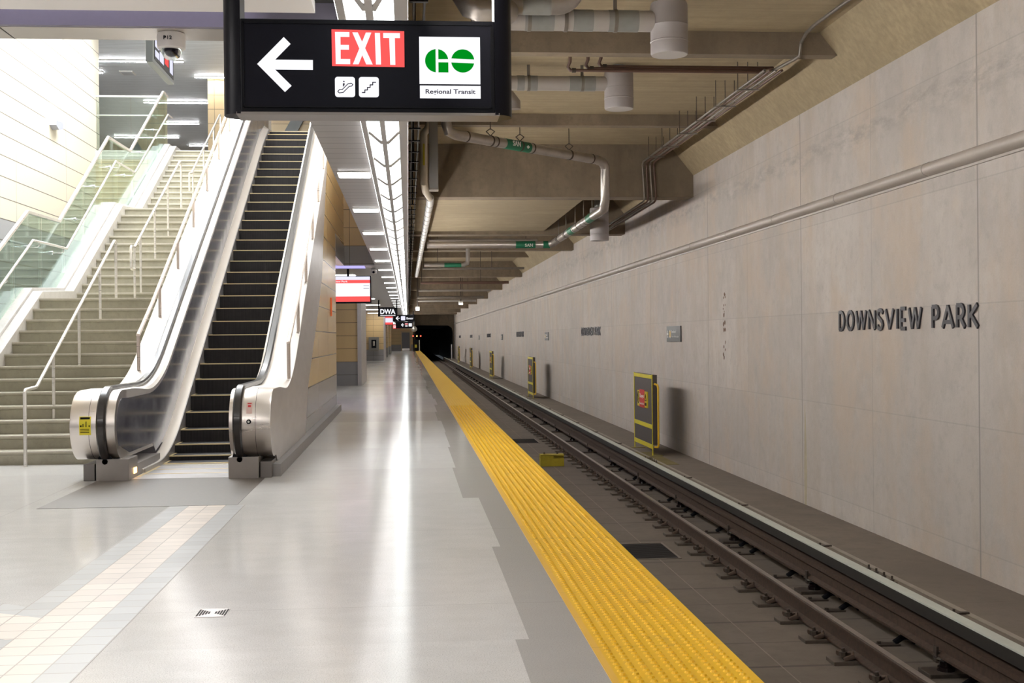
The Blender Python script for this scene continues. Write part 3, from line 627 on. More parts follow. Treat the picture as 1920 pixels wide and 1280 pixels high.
# ------------------------------------------------------------ overhead strip light
x0, x1, x2, x3 = -.305, -.205, -.165, -.055
t = thing('linear_strip_light', 'long glowing ceiling strip of chevron glass panes above the platform', 'strip light', (-.18, 0, LZ))
SE = 144
fm = MB().box(-.345, x0, -8, SE, LZ-.05, LZ+.14).box(x3, -.02, -8, SE, LZ-.05, LZ+.14).box(x1, x2, -8, SE, LZ-.02, LZ+.06).box(-.345, -.02, SE, SE+.05, LZ-.05, LZ+.14).box(-.345, -.02, -8, SE, LZ+.12, LZ+.14)
pit, sk_, gp = 1.45, .62, .028
Yc0 = 4.95
out_far = MB(); out_near = MB(); nparts = 0
for i in range(-8, 96):
    ya = Yc0+i*pit; yb = ya+pit-gp
    for side in (0, 1):
        # joints sweep away from the camera towards the spine
        if side == 0: q = [(x0, ya-sk_), (x1, ya), (x1, yb), (x0, yb-sk_)]
        else: q = [(x2, ya), (x3, ya-sk_), (x3, yb-sk_), (x2, yb)]
        q = [(a, min(b, SE)) for a, b in q]
        if i < 0: out_near.prism(XY, q, LZ-.004, LZ+.004)
        elif nparts < 98: MB().prism(XY, q, LZ-.004, LZ+.004).build('glass_pane', STRIP, t); nparts += 1
        else: out_far.prism(XY, q, LZ-.004, LZ+.004)
m = fm
for i in range(-8, 96):
    yj = Yc0+i*pit-gp/2
    m.stroke(XY, [(x0, yj-sk_), (x1, yj)], .03, LZ-.016, LZ+.01).stroke(XY, [(x3, yj-sk_), (x2, yj)], .03, LZ-.016, LZ+.01)
m.build('frame', plain('strip_frame_metal', (.42, .385, .36), .35, .6), t)
out_near.build('glass_pane_run', STRIP, t)
MB().box(-.349, -.3455, -8, SE, LZ-.045, LZ-.005).build('added_side_lens', emit('added_left_lens_glow', (1, .98, .96), LEFT_E), t, label='added glowing side lens facing the platform')  # lens added to throw light across the platform side
MB().box(-.02, .018, -8, SE, LZ+.085, LZ+.1).build('added_top_lip', BLACK, t)  # lip added to cut the track lens's upward light
MB().box(-.021, .014, -8, SE, LZ-.052, LZ-.042).build('added_bottom_lip', MATS['strip_frame_metal'], t)  # lip added to shield the track lens from below
MB().box(-.0195, -.016, -8, SE, LZ-.035, LZ+.08).build('added_side_lens', emit('added_track_lens_glow', (1, .97, .93), SIDE_E), t, label='added glowing side lens facing the track')  # lens added to light the concrete wall across the track
o = out_far.build('far_glass_panes', STRIP, t); o['kind'] = 'stuff'
# ceiling fixtures (small rectangular)
def fixture(xc, yc, label, grp='rectangular lights in the metal ceiling', s=.16):
    t = thing('ceiling_light', label, 'ceiling light', (xc, yc, LZ), grp)
    MB().box(xc-s-.01, xc+s+.01, yc-.21, yc+.21, LZ-.012, LZ).build('frame', plain('light_frame', (.5, .48, .46), .4), t)
    MB().box(xc-s, xc+s, yc-.2, yc+.2, LZ-.016, LZ-.011).build('diffuser', emit('small_fixture_glow', (1, .97, .95), 9.0), t)
    return t
f0 = fixture(-.54, 12.8, 'small rectangular ceiling light beside the strip light, nearest and largest of its row')
for i in range(1, 16): copy_tree(f0, (0, 3.52*i, 0), 'small rectangular ceiling light beside the strip light, %s from the EXIT sign' % 'first second third fourth fifth sixth seventh eighth ninth tenth eleventh twelfth thirteenth fourteenth fifteenth sixteenth'.split()[i])
t = thing('cove_light', 'violet white light trough hidden in the slot between white ceiling and metal beam', 'cove light', (-3.8, 6.66, 3.58))
MB().box(-7.2, -.5, 6.55, 6.78, 3.6, 3.62).build('housing', WIREW, t); MB().box(-7.2, -.5, 6.57, 6.76, 3.585, 3.6).build('lamp', emit('cove_glow', (.85, .8, 1), 3.0), t)
# unseen lamps added in the near hall ceiling to brighten the floor
def fill_light(xc, yc, label):
    t = thing('fill_ceiling_light', label, 'ceiling light', (xc, yc, LZ), 'added fill lights in the white ceiling')
    MB().box(xc-.63, xc+.63, yc-.33, yc+.33, LZ-.015, LZ).build('frame', WIREW, t)
    MB().box(xc-.6, xc+.6, yc-.3, yc+.3, LZ-.02, LZ-.014).build('diffuser', E_FIX, t)
    return t
for i, (xc, yc) in enumerate(((-2.6, 1.2), (-2.6, 4.6), (-5.4, 1.2), (-5.4, 4.6), (-8.6, 2.8))):
    fill_light(xc, yc, 'added square fill light in the white ceiling over the near hall')
# ------------------------------------------------------------ EXIT sign (drawn in units of 1/417.3 m)
K = 417.3
SF = Fr((0, 5.5, 0), (1, 0, 0), (0, 0, 1))
def P(px, py): return ((px-760.5)/K, 1.435+(636.5-py)/K)
def PP(l): return [P(a, b) for a, b in l]
t = thing('exit_sign', 'large black hanging sign with white arrow, red EXIT panel and green transit logo', 'sign', (-.16, 5.58, LZ))
m = MB().prism(XZ, PP([(425, 212), (425, -140), (455, -140), (455, 212)])[:], -5.5, -5.66)
xl0, _ = P(422, 0); xl1, _ = P(457, 0); xr0, _ = P(928, 0); xr1, _ = P(962, 0); _, zb = P(0, 214); _, zt = P(0, 42)
for a, b, sd in ((xl0, xl1, -1), (xr0, xr1, 1)):
    cx = b if sd < 0 else a; wd = b-a
    pf = [(cx, 5.5), (cx, 5.66)]+[(cx+sd*wd*math.cos(R_(q)), 5.58+.08*math.sin(R_(q))) for q in range(80, -90, -20)]
    MB().prism(XY, pf, zb-.008, LZ).build('hanger_post', BLACKM, t, smooth=True)
MB().box(xl1, xr0, 5.5, 5.66, zb, zt).build('housing', BLACKM, t, bevel=.004)
MB().box(xl1-.02, xr0+.02, 5.502, 5.658, zb-.012, zb).build('bottom_trim', plain('sign_bottom_grey', (.24, .215, .2), .4, .3), t)
m = MB(); a0, z0 = P(463, 205); a1, z1 = P(921, 50)
m.prism(SF, [(a0, z0), (a1, z0), (a1, z1), (a0, z1)], .0, .004); m.build('face_panel', SIGNBACK, t)
m = MB().stroke(SF, [(a0, z0), (a1, z0), (a1, z1), (a0, z1)], .006, 0, .009, True); m.build('face_frame', BLACK, t)
zz = lambda l: PP([(420+a/3.4286, b/3.4286) for a, b in l])
MB().prism(SF, zz([(233, 434), (401, 262), (443, 305), (345, 406), (582, 406), (582, 468), (345, 468), (447, 570), (405, 610)]), .004, .006).build('arrow', E_WHITE, t, label='glowing white left arrow')
ex = MB().prism(SF, PP([(624.5, 61), (759, 63), (759, 130), (625, 129)]), .004, .006).build('exit_panel', E_RED, t, label='glowing red EXIT panel')
m = MB()
for l in ([(631, 66), (657.5, 66), (657.5, 75), (641, 75), (641, 90), (656.5, 90), (656.5, 98.5), (641, 98.5), (641, 116), (658.5, 116), (658.5, 125.5), (632, 125.5)],
          [(663, 66.5), (673, 66.5), (700, 125.5), (688, 125.5)], [(688, 66.5), (698, 66.5), (674, 125.5), (663.5, 125.5)],
          [(704.5, 67), (714, 67), (715.5, 125.5), (706, 125.5)], [(720, 67), (751, 67), (751, 76), (741.5, 76), (742, 126), (732.5, 126), (731, 76), (720, 76)]):
    m.prism(SF, PP(l), .006, .008)
m.build('lettering', E_WHITE, ex)
for xa, nm in ((630, 'escalator'), (674, 'stairs')):
    a, b = P(xa, 186.5); c, d = P(xa+37, 149)
    ic = MB().prism(SF, rrect(a, c, b, d, .012), .004, .006).build(nm+'_icon', E_WHITE, t)
    m = MB(); u = lambda x, y: P(xa+x, 149+y)
    if nm == 'stairs':
        l = [(6, 29)]; 
        for i in range(5): l += [(6+5+i*4.9, 29-i*4.8), (6+5+i*4.9, 29-(i+1)*4.8)] if i < 4 else [(6+5+i*4.9, 29-i*4.8)]
        l += [(31.5, 9.8)]; m.stroke(SF, [u(*q) for q in l[:1]+l[1:]], .0045, .006, .0075)
    else:
        l = [(8, 24), (13, 24), (24, 13), (30, 12), (33, 14), (31, 17), (26, 18), (15, 29), (8, 30), (5, 27.5)]
        m.stroke(SF, [u(*q) for q in l], .0036, .006, .0075, True).prism(SF, arc(u(16.5, 8.8), .0036, 0, 360, 10)[:-1], .006, .0075).prism(SF, [u(*q) for q in ((14.5, 12), (18, 12), (18, 15), (14.5, 19))], .006, .0075)
    m.build('pictogram', INK, ic)
a, b = zz([(1257, 552)])[0]; c, d = zz([(1647, 250)])[0]
lp = MB().prism(SF, [(a, b), (c, b), (c, d), (a, d)], .004, .006).build('logo_panel', E_WHITE, t)
m = MB(); cx, cz = zz([(1368, 403)])[0]; r = 74.5/3.4286/K; g = 6.5/3.4286/K
h_ = 10/3.4286/K
m.prism(SF, [(cx-g, cz-r*.996), (cx-g, cz+r*.996)]+[(cx+r*math.cos(R_(q)), cz+r*math.sin(R_(q))) for q in range(96, 265, 8)], .006, .008)
m.prism(SF, [(cx+g*1.6, cz+h_)]+[(cx+r*math.cos(R_(q)), cz+r*math.sin(R_(q))) for q in range(9, 83, 8)]+[(cx+g*1.6, cz+r*.99)], .006, .008)
m.prism(SF, [(cx+g*1.6, cz-h_), (cx+r, cz-h_), (cx+r, cz-r), (cx+g*1.6, cz-r)], .006, .008)
ox, _ = zz([(1535, 403)])[0]
m.prism(SF, [(ox+r*math.cos(R_(q)), cz+r*math.sin(R_(q))) for q in range(8, 173, 8)], .006, .008).prism(SF, [(ox+r*math.cos(R_(q)), cz+r*math.sin(R_(q))) for q in range(188, 353, 8)], .006, .008)
m.build('transit_logo', E_GREEN, lp)
a, b = zz([(1259, 643)])[0]; c, d = zz([(1648, 562)])[0]
tp = MB().prism(SF, [(a, b), (c, b), (c, d), (a, d)], .004, .006).build('text_panel', E_WHITE, t)
a, b = zz([(1295, 624)])[0]; c, d = zz([(1615, 585)])[0]
MB().text('Regional Transit', SF, a, b, c-a, d-b, .006, .0075, .02).build('lettering', INK, tp)
# ------------------------------------------------------------ dome camera
t = thing('dome_camera', 'white dome security camera marked P12 under the ceiling beam', 'security camera', (-1.3, 6.97, LZ))
MB().lathe((-1.3, 6.97, 3.062), [(.066, -.002), (.076, .004), (.078, .02), (.078, .075), (.074, .086), (.066, .088)], 32).build('housing', WIREW, t, smooth=True)
MB().lathe((-1.3, 6.97, 3.06), [(.058, 0), (.056, -.02), (.046, -.04), (.028, -.054), (.004, -.06)], 28).build('dome', CLEAR, t, smooth=True)
MB().lathe((-1.3, 6.97, 3.06), [(.044, 0), (.042, -.015), (.034, -.03), (.018, -.04), (.002, -.043)], 24).build('lens_ball', plain('lens_black', (.01, .01, .02), .08), t, smooth=True)
fr = Fr((-1.3, 6.8925, 0), (1, 0, 0), (0, 0, 1))
MB().text('P12', fr, -.028, 3.1, .046, .02, -.004, .0025, .01).build('lettering', BLACK, t)
# ------------------------------------------------------------ escalator
t = esc = thing('escalator', 'stainless escalator with dark yellow-edged steps rising beside the stairs', 'escalator', (-2.36, 13, 0))
XL, XR = -2.86, -1.86
ys = [17.15-.3715*i for i in range(8, -1, -1)]+[17.15+.3715*i for i in range(1, 25)]
for i, y in enumerate(ys):
    if y < 14.3: continue
    z = S(y); yn = y+.3715; zp = S(y-.3715)
    lo = zp-.05
    m = MB().box(XL+.005, XR-.005, y, yn+.02, lo, z-.001)
    m.mi = 1; m.box(XL+.005, XR-.005, y-.004, y+.026, z-.012, z+.002).box(XL+.005, XL+.03, y, yn, z-.004, z+.001)
    m.build('step', [ESTEP, YLINE], t)
def body(name, xo, xi, rng, sd, bottom):
    """loft of the balustrade: xo outer side, xi inner side"""
    st = []
    c, r = (13.11, .57), .36
    for q in range(180, 89, -9):
        a = R_(q); st.append((c[0]+r*math.cos(a), c[1]+r*math.sin(a), c[1]-r*math.sin(a)))
    y = 13.3
    while y < rng:
        st.append((y, L(y), bottom(y))); y += .12 if y < 16.4 else .6
    st.append((rng, L(rng), bottom(rng)))
    vs = []; dirn = 1 if xi > xo else -1
    def X(f): return xo+(xi-xo)*f
    for y, zt_, zb_ in st:
        b = sstep(13.5, 14.7, y)
        zb_ = min(zb_, zt_-.01) if y < 13.2 else zb_
        sec = [(X(0), zb_), (X(0), max(zb_, zt_-.01-.05*b)), (X(.04), max(zb_, zt_-.0-.045*b)), (X(.56), zt_-.03*b), (X(.6), zt_-.02*b), (X(.93), zt_-.02*b), (X(1), max(zb_, zt_-.05*b-.002)), (X(1), zb_)]
        vs += [(x, y, z) for x, z in sec]
    n = 8; k = len(st); fs = []
    for j in range(k-1):
        for i in range(n): 
            f = (j*n+i, j*n+(i+1) % n, (j+1)*n+(i+1) % n, (j+1)*n+i); fs.append(f if dirn < 0 else f[::-1])
    fs += [tuple(range(n)) if dirn > 0 else tuple(range(n))[::-1], tuple((k-1)*n+i for i in range(n))[::-1 if dirn > 0 else 1]]
    m = MB().add(vs, fs)
    for idx, f in enumerate(m.f):
        ym = sum(m.v[i][1] for i in f)/len(f); xm = sum(m.v[i][0] for i in f)/len(f)
        if ym > 13.35:
            if all(abs(m.v[i][0]-xo) < 1e-4 for i in f): m.m[idx] = 2
            else: m.m[idx] = 1
        elif all(abs(m.v[i][0]-xo) < 1e-4 for i in f): m.m[idx] = 2
    return m.build(name, [STEEL, DECKM, CLADM], t, smooth=True)
def bot_l(y): return .21
def bot_r(y): return max(.13, .74+.83*(y-17.5)) if y > 16.9 else (.21 if y < 13.4 else .13)
body('balustrade', -3.43, -2.985, 27.6, -1, bot_l)
def bot_r2(y):
    if y < 17.5: return .13 if y > 13.3 else .21
    z = .74+.53*(y-17.5)
    if y > 20.5: z += (y-20.5)*.85
    return min(z, L(y)-.1)
body('balustrade', -1.42, -1.84, 27.6, 1, bot_r2)
# seams on the newel ends
def nosearc(x0, x1, off0, off1, a0, a1, n=14):
    c, r = (13.11, .57), .36
    return [(c[0]+(r+off1)*math.cos(R_(q)), c[1]+(r+off1)*math.sin(R_(q))) for q in [a0+(a1-a0)*i/n for i in range(n+1)]]+[(c[0]+(r+off0)*math.cos(R_(q)), c[1]+(r+off0)*math.sin(R_(q))) for q in [a1+(a0-a1)*i/n for i in range(n+1)]]
m = MB()
for x in (-3.245, -1.575): m.prism(YZ, nosearc(0, 0, -.003, .002, 95, 262), x, x+.004)
m.build('seam', plain('seam_dark', (.06, .05, .05), .6), t)
# inner dark panels and bright trims
def side_poly(inset, y1=27.0, low=.09):
    c, r = (13.11, .57), .36-inset
    up = [(c[0]+r*math.cos(R_(q)), c[1]+r*math.sin(R_(q))) for q in range(230, 89, -10)]
    y = 13.4
    while y < y1: up.append((y, L(y)-inset-.01)); y += .15 if y < 16.4 else .8
    up.append((y1, L(y1)-inset-.01)); dn = []; y = y1
    while y > 13.3: dn.append((y, max(S(y)+low+.02, .25 if y < 14.6 else 0))); y -= .15 if y < 16.4 else .8
    return up+dn
for xi, sd, sx in ((-2.985, 1, 'left'), (-1.84, -1, 'right')):
    MB().prism(YZ, side_poly(.085), xi, xi+sd*.004).build('inner_panel', DPANEL, t, label='scuffed grey inner panel')
    lo = [(y, S(y)+.02) for y in [13.6+.15*i for i in range(20)]+[17+i for i in range(11)]]
    band = lo+[(y, z+.09) for y, z in lo[::-1]]
    w_ = .115 if sd > 0 else .018
    m = MB(); k_ = len(lo); q = []
    for y_, z_ in lo: q += [(xi, y_, z_+.05), (xi+sd*.02, y_, z_+.05), (xi+sd*w_, y_, z_+.02), (xi+sd*w_, y_, z_-.06), (xi, y_, z_-.06)]
    fs = [(j*5+i, (j+1)*5+i, (j+1)*5+(i+1) % 5, j*5+(i+1) % 5) for j in range(k_-1) for i in range(5)]
    m.add(q, fs+[(0, 1, 2, 3, 4), tuple((k_-1)*5+i for i in (4, 3, 2, 1, 0))]).build('skirt_rail', DECKM, t, smooth=True)
    sk2 = [(y, S(y)-.25) for y, z in lo]+[(y, S(y)+.05) for y, z in lo[::-1]]
    MB().prism(YZ, sk2, (XL-.012) if sd > 0 else XR+.0, XL if sd > 0 else XR+.018).build('skirt', CLADM, t)
    # handrail: follows the newel and the slope
    hx = -3.12 if sd > 0 else -1.755
    c, r = (13.11, .57), .36
    path = [(c[0]-.02, c[1]-r-.13), (c[0]-.09, c[1]-r-.03)]+[(c[0]+(r+.015)*math.cos(R_(q)), c[1]+(r+.015)*math.sin(R_(q))) for q in range(243, 89, -9)]
    y = 13.3
    while y < 27.4: path.append((y, L(y)+.012)); y += .15 if y < 16.6 else .7
    path += [(27.5, L(27.5)+.012)]+[(27.5+.36*math.cos(R_(q)), L(27.5)-.345+.357*math.sin(R_(q))) for q in range(75, -100, -15)]
    outer = []; inner = []
    for i, p in enumerate(path):
        a = path[max(0, i-1)]; b = path[min(len(path)-1, i+1)]; dl = math.hypot(b[0]-a[0], b[1]-a[1]); nx, nz = -(b[1]-a[1])/dl, (b[0]-a[0])/dl
        outer.append((p[0]+nx*.028, p[1]+nz*.028)); inner.append((p[0]-nx*.012, p[1]-nz*.012))
    vs = []
    for o_, i_ in zip(outer, inner):
        mid = ((o_[0]+i_[0])/2, (o_[1]+i_[1])/2)
        vs += [(hx-.042, *i_), (hx-.046, *mid), (hx-.03, *o_), (hx+.03, *o_), (hx+.046, *mid), (hx+.042, *i_)]
    k = len(path); n = 6
    fs = [(j*n+i, (j+1)*n+i, (j+1)*n+(i+1) % n, j*n+(i+1) % n) for j in range(k-1) for i in range(n)]+[tuple(range(n)), tuple((k-1)*n+i for i in range(n))[::-1]]
    MB().add(vs, fs).build('handrail', RUBBER, t, smooth=True, label='black rubber moving handrail')
    # base blocks
    b0, b1 = (-3.21, -2.88) if sd > 0 else (-1.87, -1.56)
    MB().box(b0, b1, 12.9, 13.32, 0, .225).build('base_block', plain('base_block_steel', (.36, .33, .31), .4, .6, var=.1), t, bevel=.004)
    q0, q1 = (-3.35, -3.235) if sd > 0 else (-1.55, -1.43)
    MB().box(b0 if sd > 0 else b0+.02, (b1-.02) if sd > 0 else b1, 13.32, 14.6, 0, .13).build('skirt_base', CLADM, t)
    MB().box(q0, q1, 12.95, 13.5, 0, .17).build('base_block', plain('base_block_grey', (.22, .2, .19), .4, .5), t, bevel=.004)
    MB().lathe((hx, 12.91, .2), [(.075, -.012), (.08, 0), (.03, .01)], 18, axis=(0, -1, 0)).build('handrail_inlet', BLACK, t, smooth=True)
    # small lamp in the skirt
MB().box(-2.879, -2.87, 13.12, 13.24, .05, .11).build('skirt_lamp', emit('amber_skirt_lamp', (1, .55, .2), 2.5), t)
MB().box(-3.2, -1.5, 10.84, 13.0, -.005, .003).build('floor_plate', plain('ribbed_floor_plate', (.15, .13, .115), .5, 0, var=.15, vs=30), t, label='dark ribbed floor plate')
MB().box(-2.88, -1.86, 13.0, 14.3, -.005, .006).build('comb_plate', CLADM, t)
MB().box(-2.86, -1.87, 13.45, 13.49, .006, .008).box(-2.86, -1.87, 13.9, 13.93, .006, .008).prism(XY, [(-2.87, 13.2), (-2.83, 13.2), (-2.83, 14.3), (-2.87, 14.3)], .006, .008).build('comb_line', YLINE, t)
# caution sticker on the left newel
stk = MB().prism(YZ, nosearc(0, 0, .0, .003, 163, 193, 6), -3.335, -3.22).build('caution_sticker', plain('sticker_yellow', (.8, .68, .02), .4), t, label='yellow caution sticker')
m = MB().prism(YZ, nosearc(0, 0, .003, .004, 164, 167.5, 2), -3.325, -3.23)
m.prism(YZ, nosearc(0, 0, .003, .004, 171, 180, 3), -3.27, -3.262).prism(YZ, nosearc(0, 0, .003, .004, 175, 180, 3), -3.3, -3.292).prism(YZ, nosearc(0, 0, .003, .004, 177, 180, 2), -3.325, -3.31).prism(YZ, nosearc(0, 0, .003, .004, 177, 180, 2), -3.24, -3.23)
for q in (183, 185.5, 188): m.prism(YZ, nosearc(0, 0, .003, .004, q, q+1, 1), -3.325, -3.235)
m.build('pictogram', BLACK, stk)
m = MB().prism(YZ, nosearc(0, 0, 0, .003, 142, 162, 5), -1.665, -1.605).build('control_label', plain('label_pink_steel', (.7, .5, .46), .4, .3), t)
MB().prism(YZ, nosearc(0, 0, .003, .0045, 147, 151, 2), -1.65, -1.62).prism(YZ, nosearc(0, 0, .003, .0045, 143, 145, 2), -1.655, -1.615).build('pictogram', REDL, m)
MB().cyl((-1.637, 12.755, .6), (-1.637, 12.735, .6), .024, n=20).build('stop_button', BLACK, t, smooth=True)
MB().cyl((-1.637, 12.736, .6), (-1.637, 12.73, .6), .012, n=16).build('key_switch', CHROME, t, smooth=True)
# fixed grab bars on the balustrade decks, with brackets
for xb, lb in ((-3.3, 'satin steel grab bar on brackets along the escalator deck, between stairs and escalator'), (-1.44, 'satin steel grab bar on brackets along the outer right deck of the escalator')):
    g = thing('deck_grab_bar', lb, 'grab bar', (xb, 16, 1.2))
    z = lambda y: L(y)+.4
    yy = 15.35 if xb < -3 else 14.95
    MB().tube([(xb, yy, z(yy))]+[(xb, q, z(q)) for q in (16.2, 18, 20, 22, 24, 25.2)], .024, 12).build('bar', PINKM, g, smooth=True)
    while yy < 25.3:
        MB().tube([(xb, yy+.02, z(yy+.02)-.01), (xb, yy+.02, L(yy)-.03)], .022, 12).build('bracket', PINKM, g, smooth=True)
        yy += 1.33
# ------------------------------------------------------------ staircase
t = stair = thing('staircase', 'broad concrete staircase with two landings rising beside the escalator', 'staircase', (-4.42, 14.75, 0))
TR, RI = .318, .16
flights = [(14.75, 0.0, 13), (20.63, 2.08, 12), (25.9, 4.0, 12)]
xs0, xs1 = -5.42, -3.43
for fi, (y0, z0, n) in enumerate(flights):
    for i in range(n):
        y = y0+TR*i; z = z0+RI*(i+1); last = i == n-1
        y1 = y+TR+.04 if not last else (flights[fi+1][0]+.04 if fi < 2 else 29.6)
        zb_ = z-RI-.1
        m = MB().prism(YZ, [(y+.025, zb_ if i else z-RI), (y+.02, z-.045), (y, z-.035), (y, z), (y1, z), (y1, zb_ if i else z-RI)], xs0, xs1)
        m.mi = 1; m.box(xs0, xs1, y-.002, y+.03, z-.016, z+.002)
        m.build('landing' if last else 'step', [STEPC, NOSEC], t)
def nose(y):
    for (y0, z0, n) in flights[::-1]:
        if y >= y0-.32:
            return min(z0+RI*(n), z0+RI*1+(y-y0)/TR*RI) if y > y0-.32 else z0
    return 0
def noseline(y):
    ks = [(14.43, 0), (18.57, 2.08), (20.31, 2.08), (24.13, 4.0), (25.58, 4.0), (29.4, 5.92), (31, 5.92)]
    if y <= ks[0][0]: return 0
    for (a, za), (b, zb2) in zip(ks, ks[1:]):
        if y <= b: return za+(zb2-za)*(y-a)/(b-a)
    return 5.92
KY = [14.3, 18.75, 20.45, 24.0, 25.6, 29.5, 30.3]
prof = [(y, noseline(y)+.17) for y in KY]
MB().prism(YZ, [(14.3, 0)]+prof+[(30.3, 5.75), (30.3, 0)], -5.76, -5.56).build('outer_curb', CURBC, t, bevel=.01, label='pale sloping curb beside the glass')
MB().prism(YZ, [(14.3, 0)]+[(y, z-.05) for y, z in prof]+[(30.3, 5.7), (30.3, 0)], -5.56, -5.41).build('inner_curb', CURBC, t, bevel=.01)
# ------------------------------------------------------------ glass guard
t = thing('glass_guard', 'glass guard with steel top rail on the outer curb of the staircase', 'glass guard', (-5.69, 14.4, 0))
xg = -5.69
top = [(14.2, noseline(14.3)+1.36), (18.98, 3.40), (20.67, 3.42), (24.05, 5.35), (25.91, 5.37), (29.43, 7.30), (29.95, 7.28)]
def lin(ks, y):
    if y <= ks[0][0]: return ks[0][1]
    for (a, za), (b, zb2) in zip(ks, ks[1:]):
        if y <= b: return za+(zb2-za)*(y-a)/(b-a)
    return ks[-1][1]
top[0] = (14.2, 3.40-(18.98-14.2)*.503)
MB().tube([(xg, y, z) for y, z in top], .024, sq=True).build('top_rail', RAILM, t, bevel=.005)
bd = [14.4, 15.8, 17.1, 18.35, 19.7, 21.0, 22.26, 23.55, 24.8, 26.2, 27.6, 28.8, 29.9]
for a, b in zip(bd, bd[1:]):
    a += .008; b -= .008; ks = [a]+[y for y, _ in top if a < y < b]+[b]; kb = [b]+[y for y in KY[::-1] if a < y < b]+[a]
    pts = [(y, lin(top, y)-.02) for y in ks]+[(y, noseline(y)+.165 if False else lin(prof, y)+.001) for y in kb]
    MB().prism(YZ, pts, xg-.006, xg+.006).build('glass_pane', GLASS, t)
# wall rail on the guard
t = thing('guard_handrail', 'round steel handrail bracketed to the inside of the stair glass guard', 'handrail', (-5.5, 14.6, .8))
hp = [(14.3, 2.94-(18.6-14.3)*.503), (18.6, 2.94), (20.39, 2.95), (23.82, 4.86), (25.46, 4.87), (29.0, 6.69), (29.5, 6.7)]
MB().tube([(-5.5, y, z) for y, z in hp], .019, 12).build('rail', RAILM, t, smooth=True)
for y in (16.2, 17.4, 18.9, 20.2, 21.6, 22.9, 24.1, 25.3, 26.8, 28.2):
    z = lin(hp, y)
    MB().tube([(-5.5, y, z-.012), (-5.5, y, z-.06), (-5.53, y, z-.08), (-5.68, y, z-.08)], .008, 8).cyl((-5.66, y, z-.08), (-5.682, y, z-.08), .03, n=14).build('bracket', CHROME, t, smooth=True)
# stair centre handrails
def stair_rail(label, rail, posts):
    x = -4.42; t = thing('stair_handrail', label, 'handrail', (x, rail[0][0], noseline(rail[0][0])), 'centre handrails on the staircase')
    MB().tube([(x, y, z) for y, z in rail], .021, 12).build('rail', RAILM, t, smooth=True)
    for y, zt2, zb2 in posts: MB().cyl((x, y, zb2), (x, y, zt2), .019, n=12).build('post', RAILM, t, smooth=True)
stair_rail('lowest steel centre handrail on the staircase, starting at the platform floor', [(14.57, .0), (14.57, .86), (14.6, .885), (15.0, .9), (15.06, .92), (18.98, 2.955), (19.04, 2.96), (19.08, 2.93), (19.08, 2.08)],
           [(15.73, 1.26, .48), (16.95, 1.9, 1.12), (18.1, 2.49, 1.76)])
stair_rail('middle steel centre handrail on the second flight, starting with a looped end', [(20.12, 2.62), (20.1, 2.93), (20.14, 2.965), (20.36, 2.97), (20.44, 3.0), (24.4, 4.93), (24.5, 4.95), (24.56, 4.92), (24.56, 4.0)],
           [(20.36, 2.97, 2.08), (20.82, 3.18, 2.24), (22.0, 3.77, 2.88), (23.2, 4.36, 3.36)])
stair_rail('highest steel centre handrail on the top flight of the staircase', [(25.5, 4.5), (25.5, 4.86), (25.75, 4.9), (29.68, 6.82), (29.76, 6.8), (29.76, 5.92)],
           [(25.9, 4.98, 4.0), (27.3, 5.66, 4.8), (28.7, 6.34, 5.44)])
m = MB().tube([(-4.42, 20.12, 2.62), (-4.42, 20.14, 2.6), (-4.42, 20.34, 2.6), (-4.42, 20.36, 2.62)], .021, 10)
m.build('loop_end', RAILM, [o for o in bpy.data.objects if o.name.startswith('stair_handrail')][1], smooth=True)
# upper guard across the void
t = thing('upper_glass_guard', 'glass guard panel with a rail at the upper floor edge over the void', 'glass guard', (-6.5, 29.7, 5.92))
for a, b in ((-7.28, -6.5), (-6.49, -5.76)): MB().box(a, b, 29.68, 29.692, 5.92, 7.22).build('glass_pane', GLASS, t)
MB().tube([(-7.3, 29.686, 7.24), (-5.74, 29.686, 7.24)], .02, sq=True).build('top_rail', RAILM, t)
MB().tube([(-7.3, 29.75, 6.8), (-5.74, 29.75, 6.8)], .018, 8).build('handrail', RAILM, t, smooth=True)
MB().box(-7.3, -5.72, 29.66, 29.71, 5.9, 5.95).build('base_shoe', CURBC, t)
# sconce on the hall wall
t = thing('wall_sconce', 'small grey faceted wall lamp glowing upwards on the cream hall wall', 'wall lamp', (-7.3, 26.08, 5.8))
MB().prism(Fr((0, 0, 0), (0, 1, 0), (0, 0, 1)), [(25.86, 5.9), (26.08, 5.83), (26.4, 5.9), (26.36, 6.03), (25.9, 6.01)], -7.3, -7.16).build('shade', plain('sconce_grey', (.42, .43, .5), .5), t)
MB().box(-7.28, -7.18, 25.95, 26.3, 6.02, 6.035).build('lamp', emit('sconce_glow', (1, 1, 1), 40), t)
# upper hall ceiling lights
for i, (a, b, y) in enumerate(((-8.4, -5.97, 33.7), (-8.9, -8.44, 35.15), (-6.01, -4.9, 35.66), (-8.24, -6.24, 39.5), (-8.4, -7.16, 43.3), (-10.72, -8.39, 46.25), (-8.35, -7.64, 48.2))):
    t = thing('linear_ceiling_light', ['thin long white light line in the dark upper ceiling nearest the camera dome', 'short thin light line at the left edge of the dark upper ceiling', 'thin light line in the upper ceiling beside the black EXIT sign post',
              'thin light line in the upper ceiling behind the top of the glass guard', 'thin light line in the dark upper ceiling right of the glass guard top', 'thin light line low in the upper ceiling seen through the glass guard', 'lowest thin light line just above the top stair landing'][i], 'ceiling light', ((a+b)/2, y, 9), 'thin light lines in the dark upper ceiling')
    MB().box(a, b, y-.05, y+.05, 8.97, 9).build('housing', WIREW, t); MB().box(a+.01, b-.01, y-.035, y+.035, 8.955, 8.97).build('diffuser', E_HALL, t)
t = thing('square_vent', 'pale square vent panel in the dark upper ceiling', 'ceiling vent', (-7.8, 35.33, 8.98))
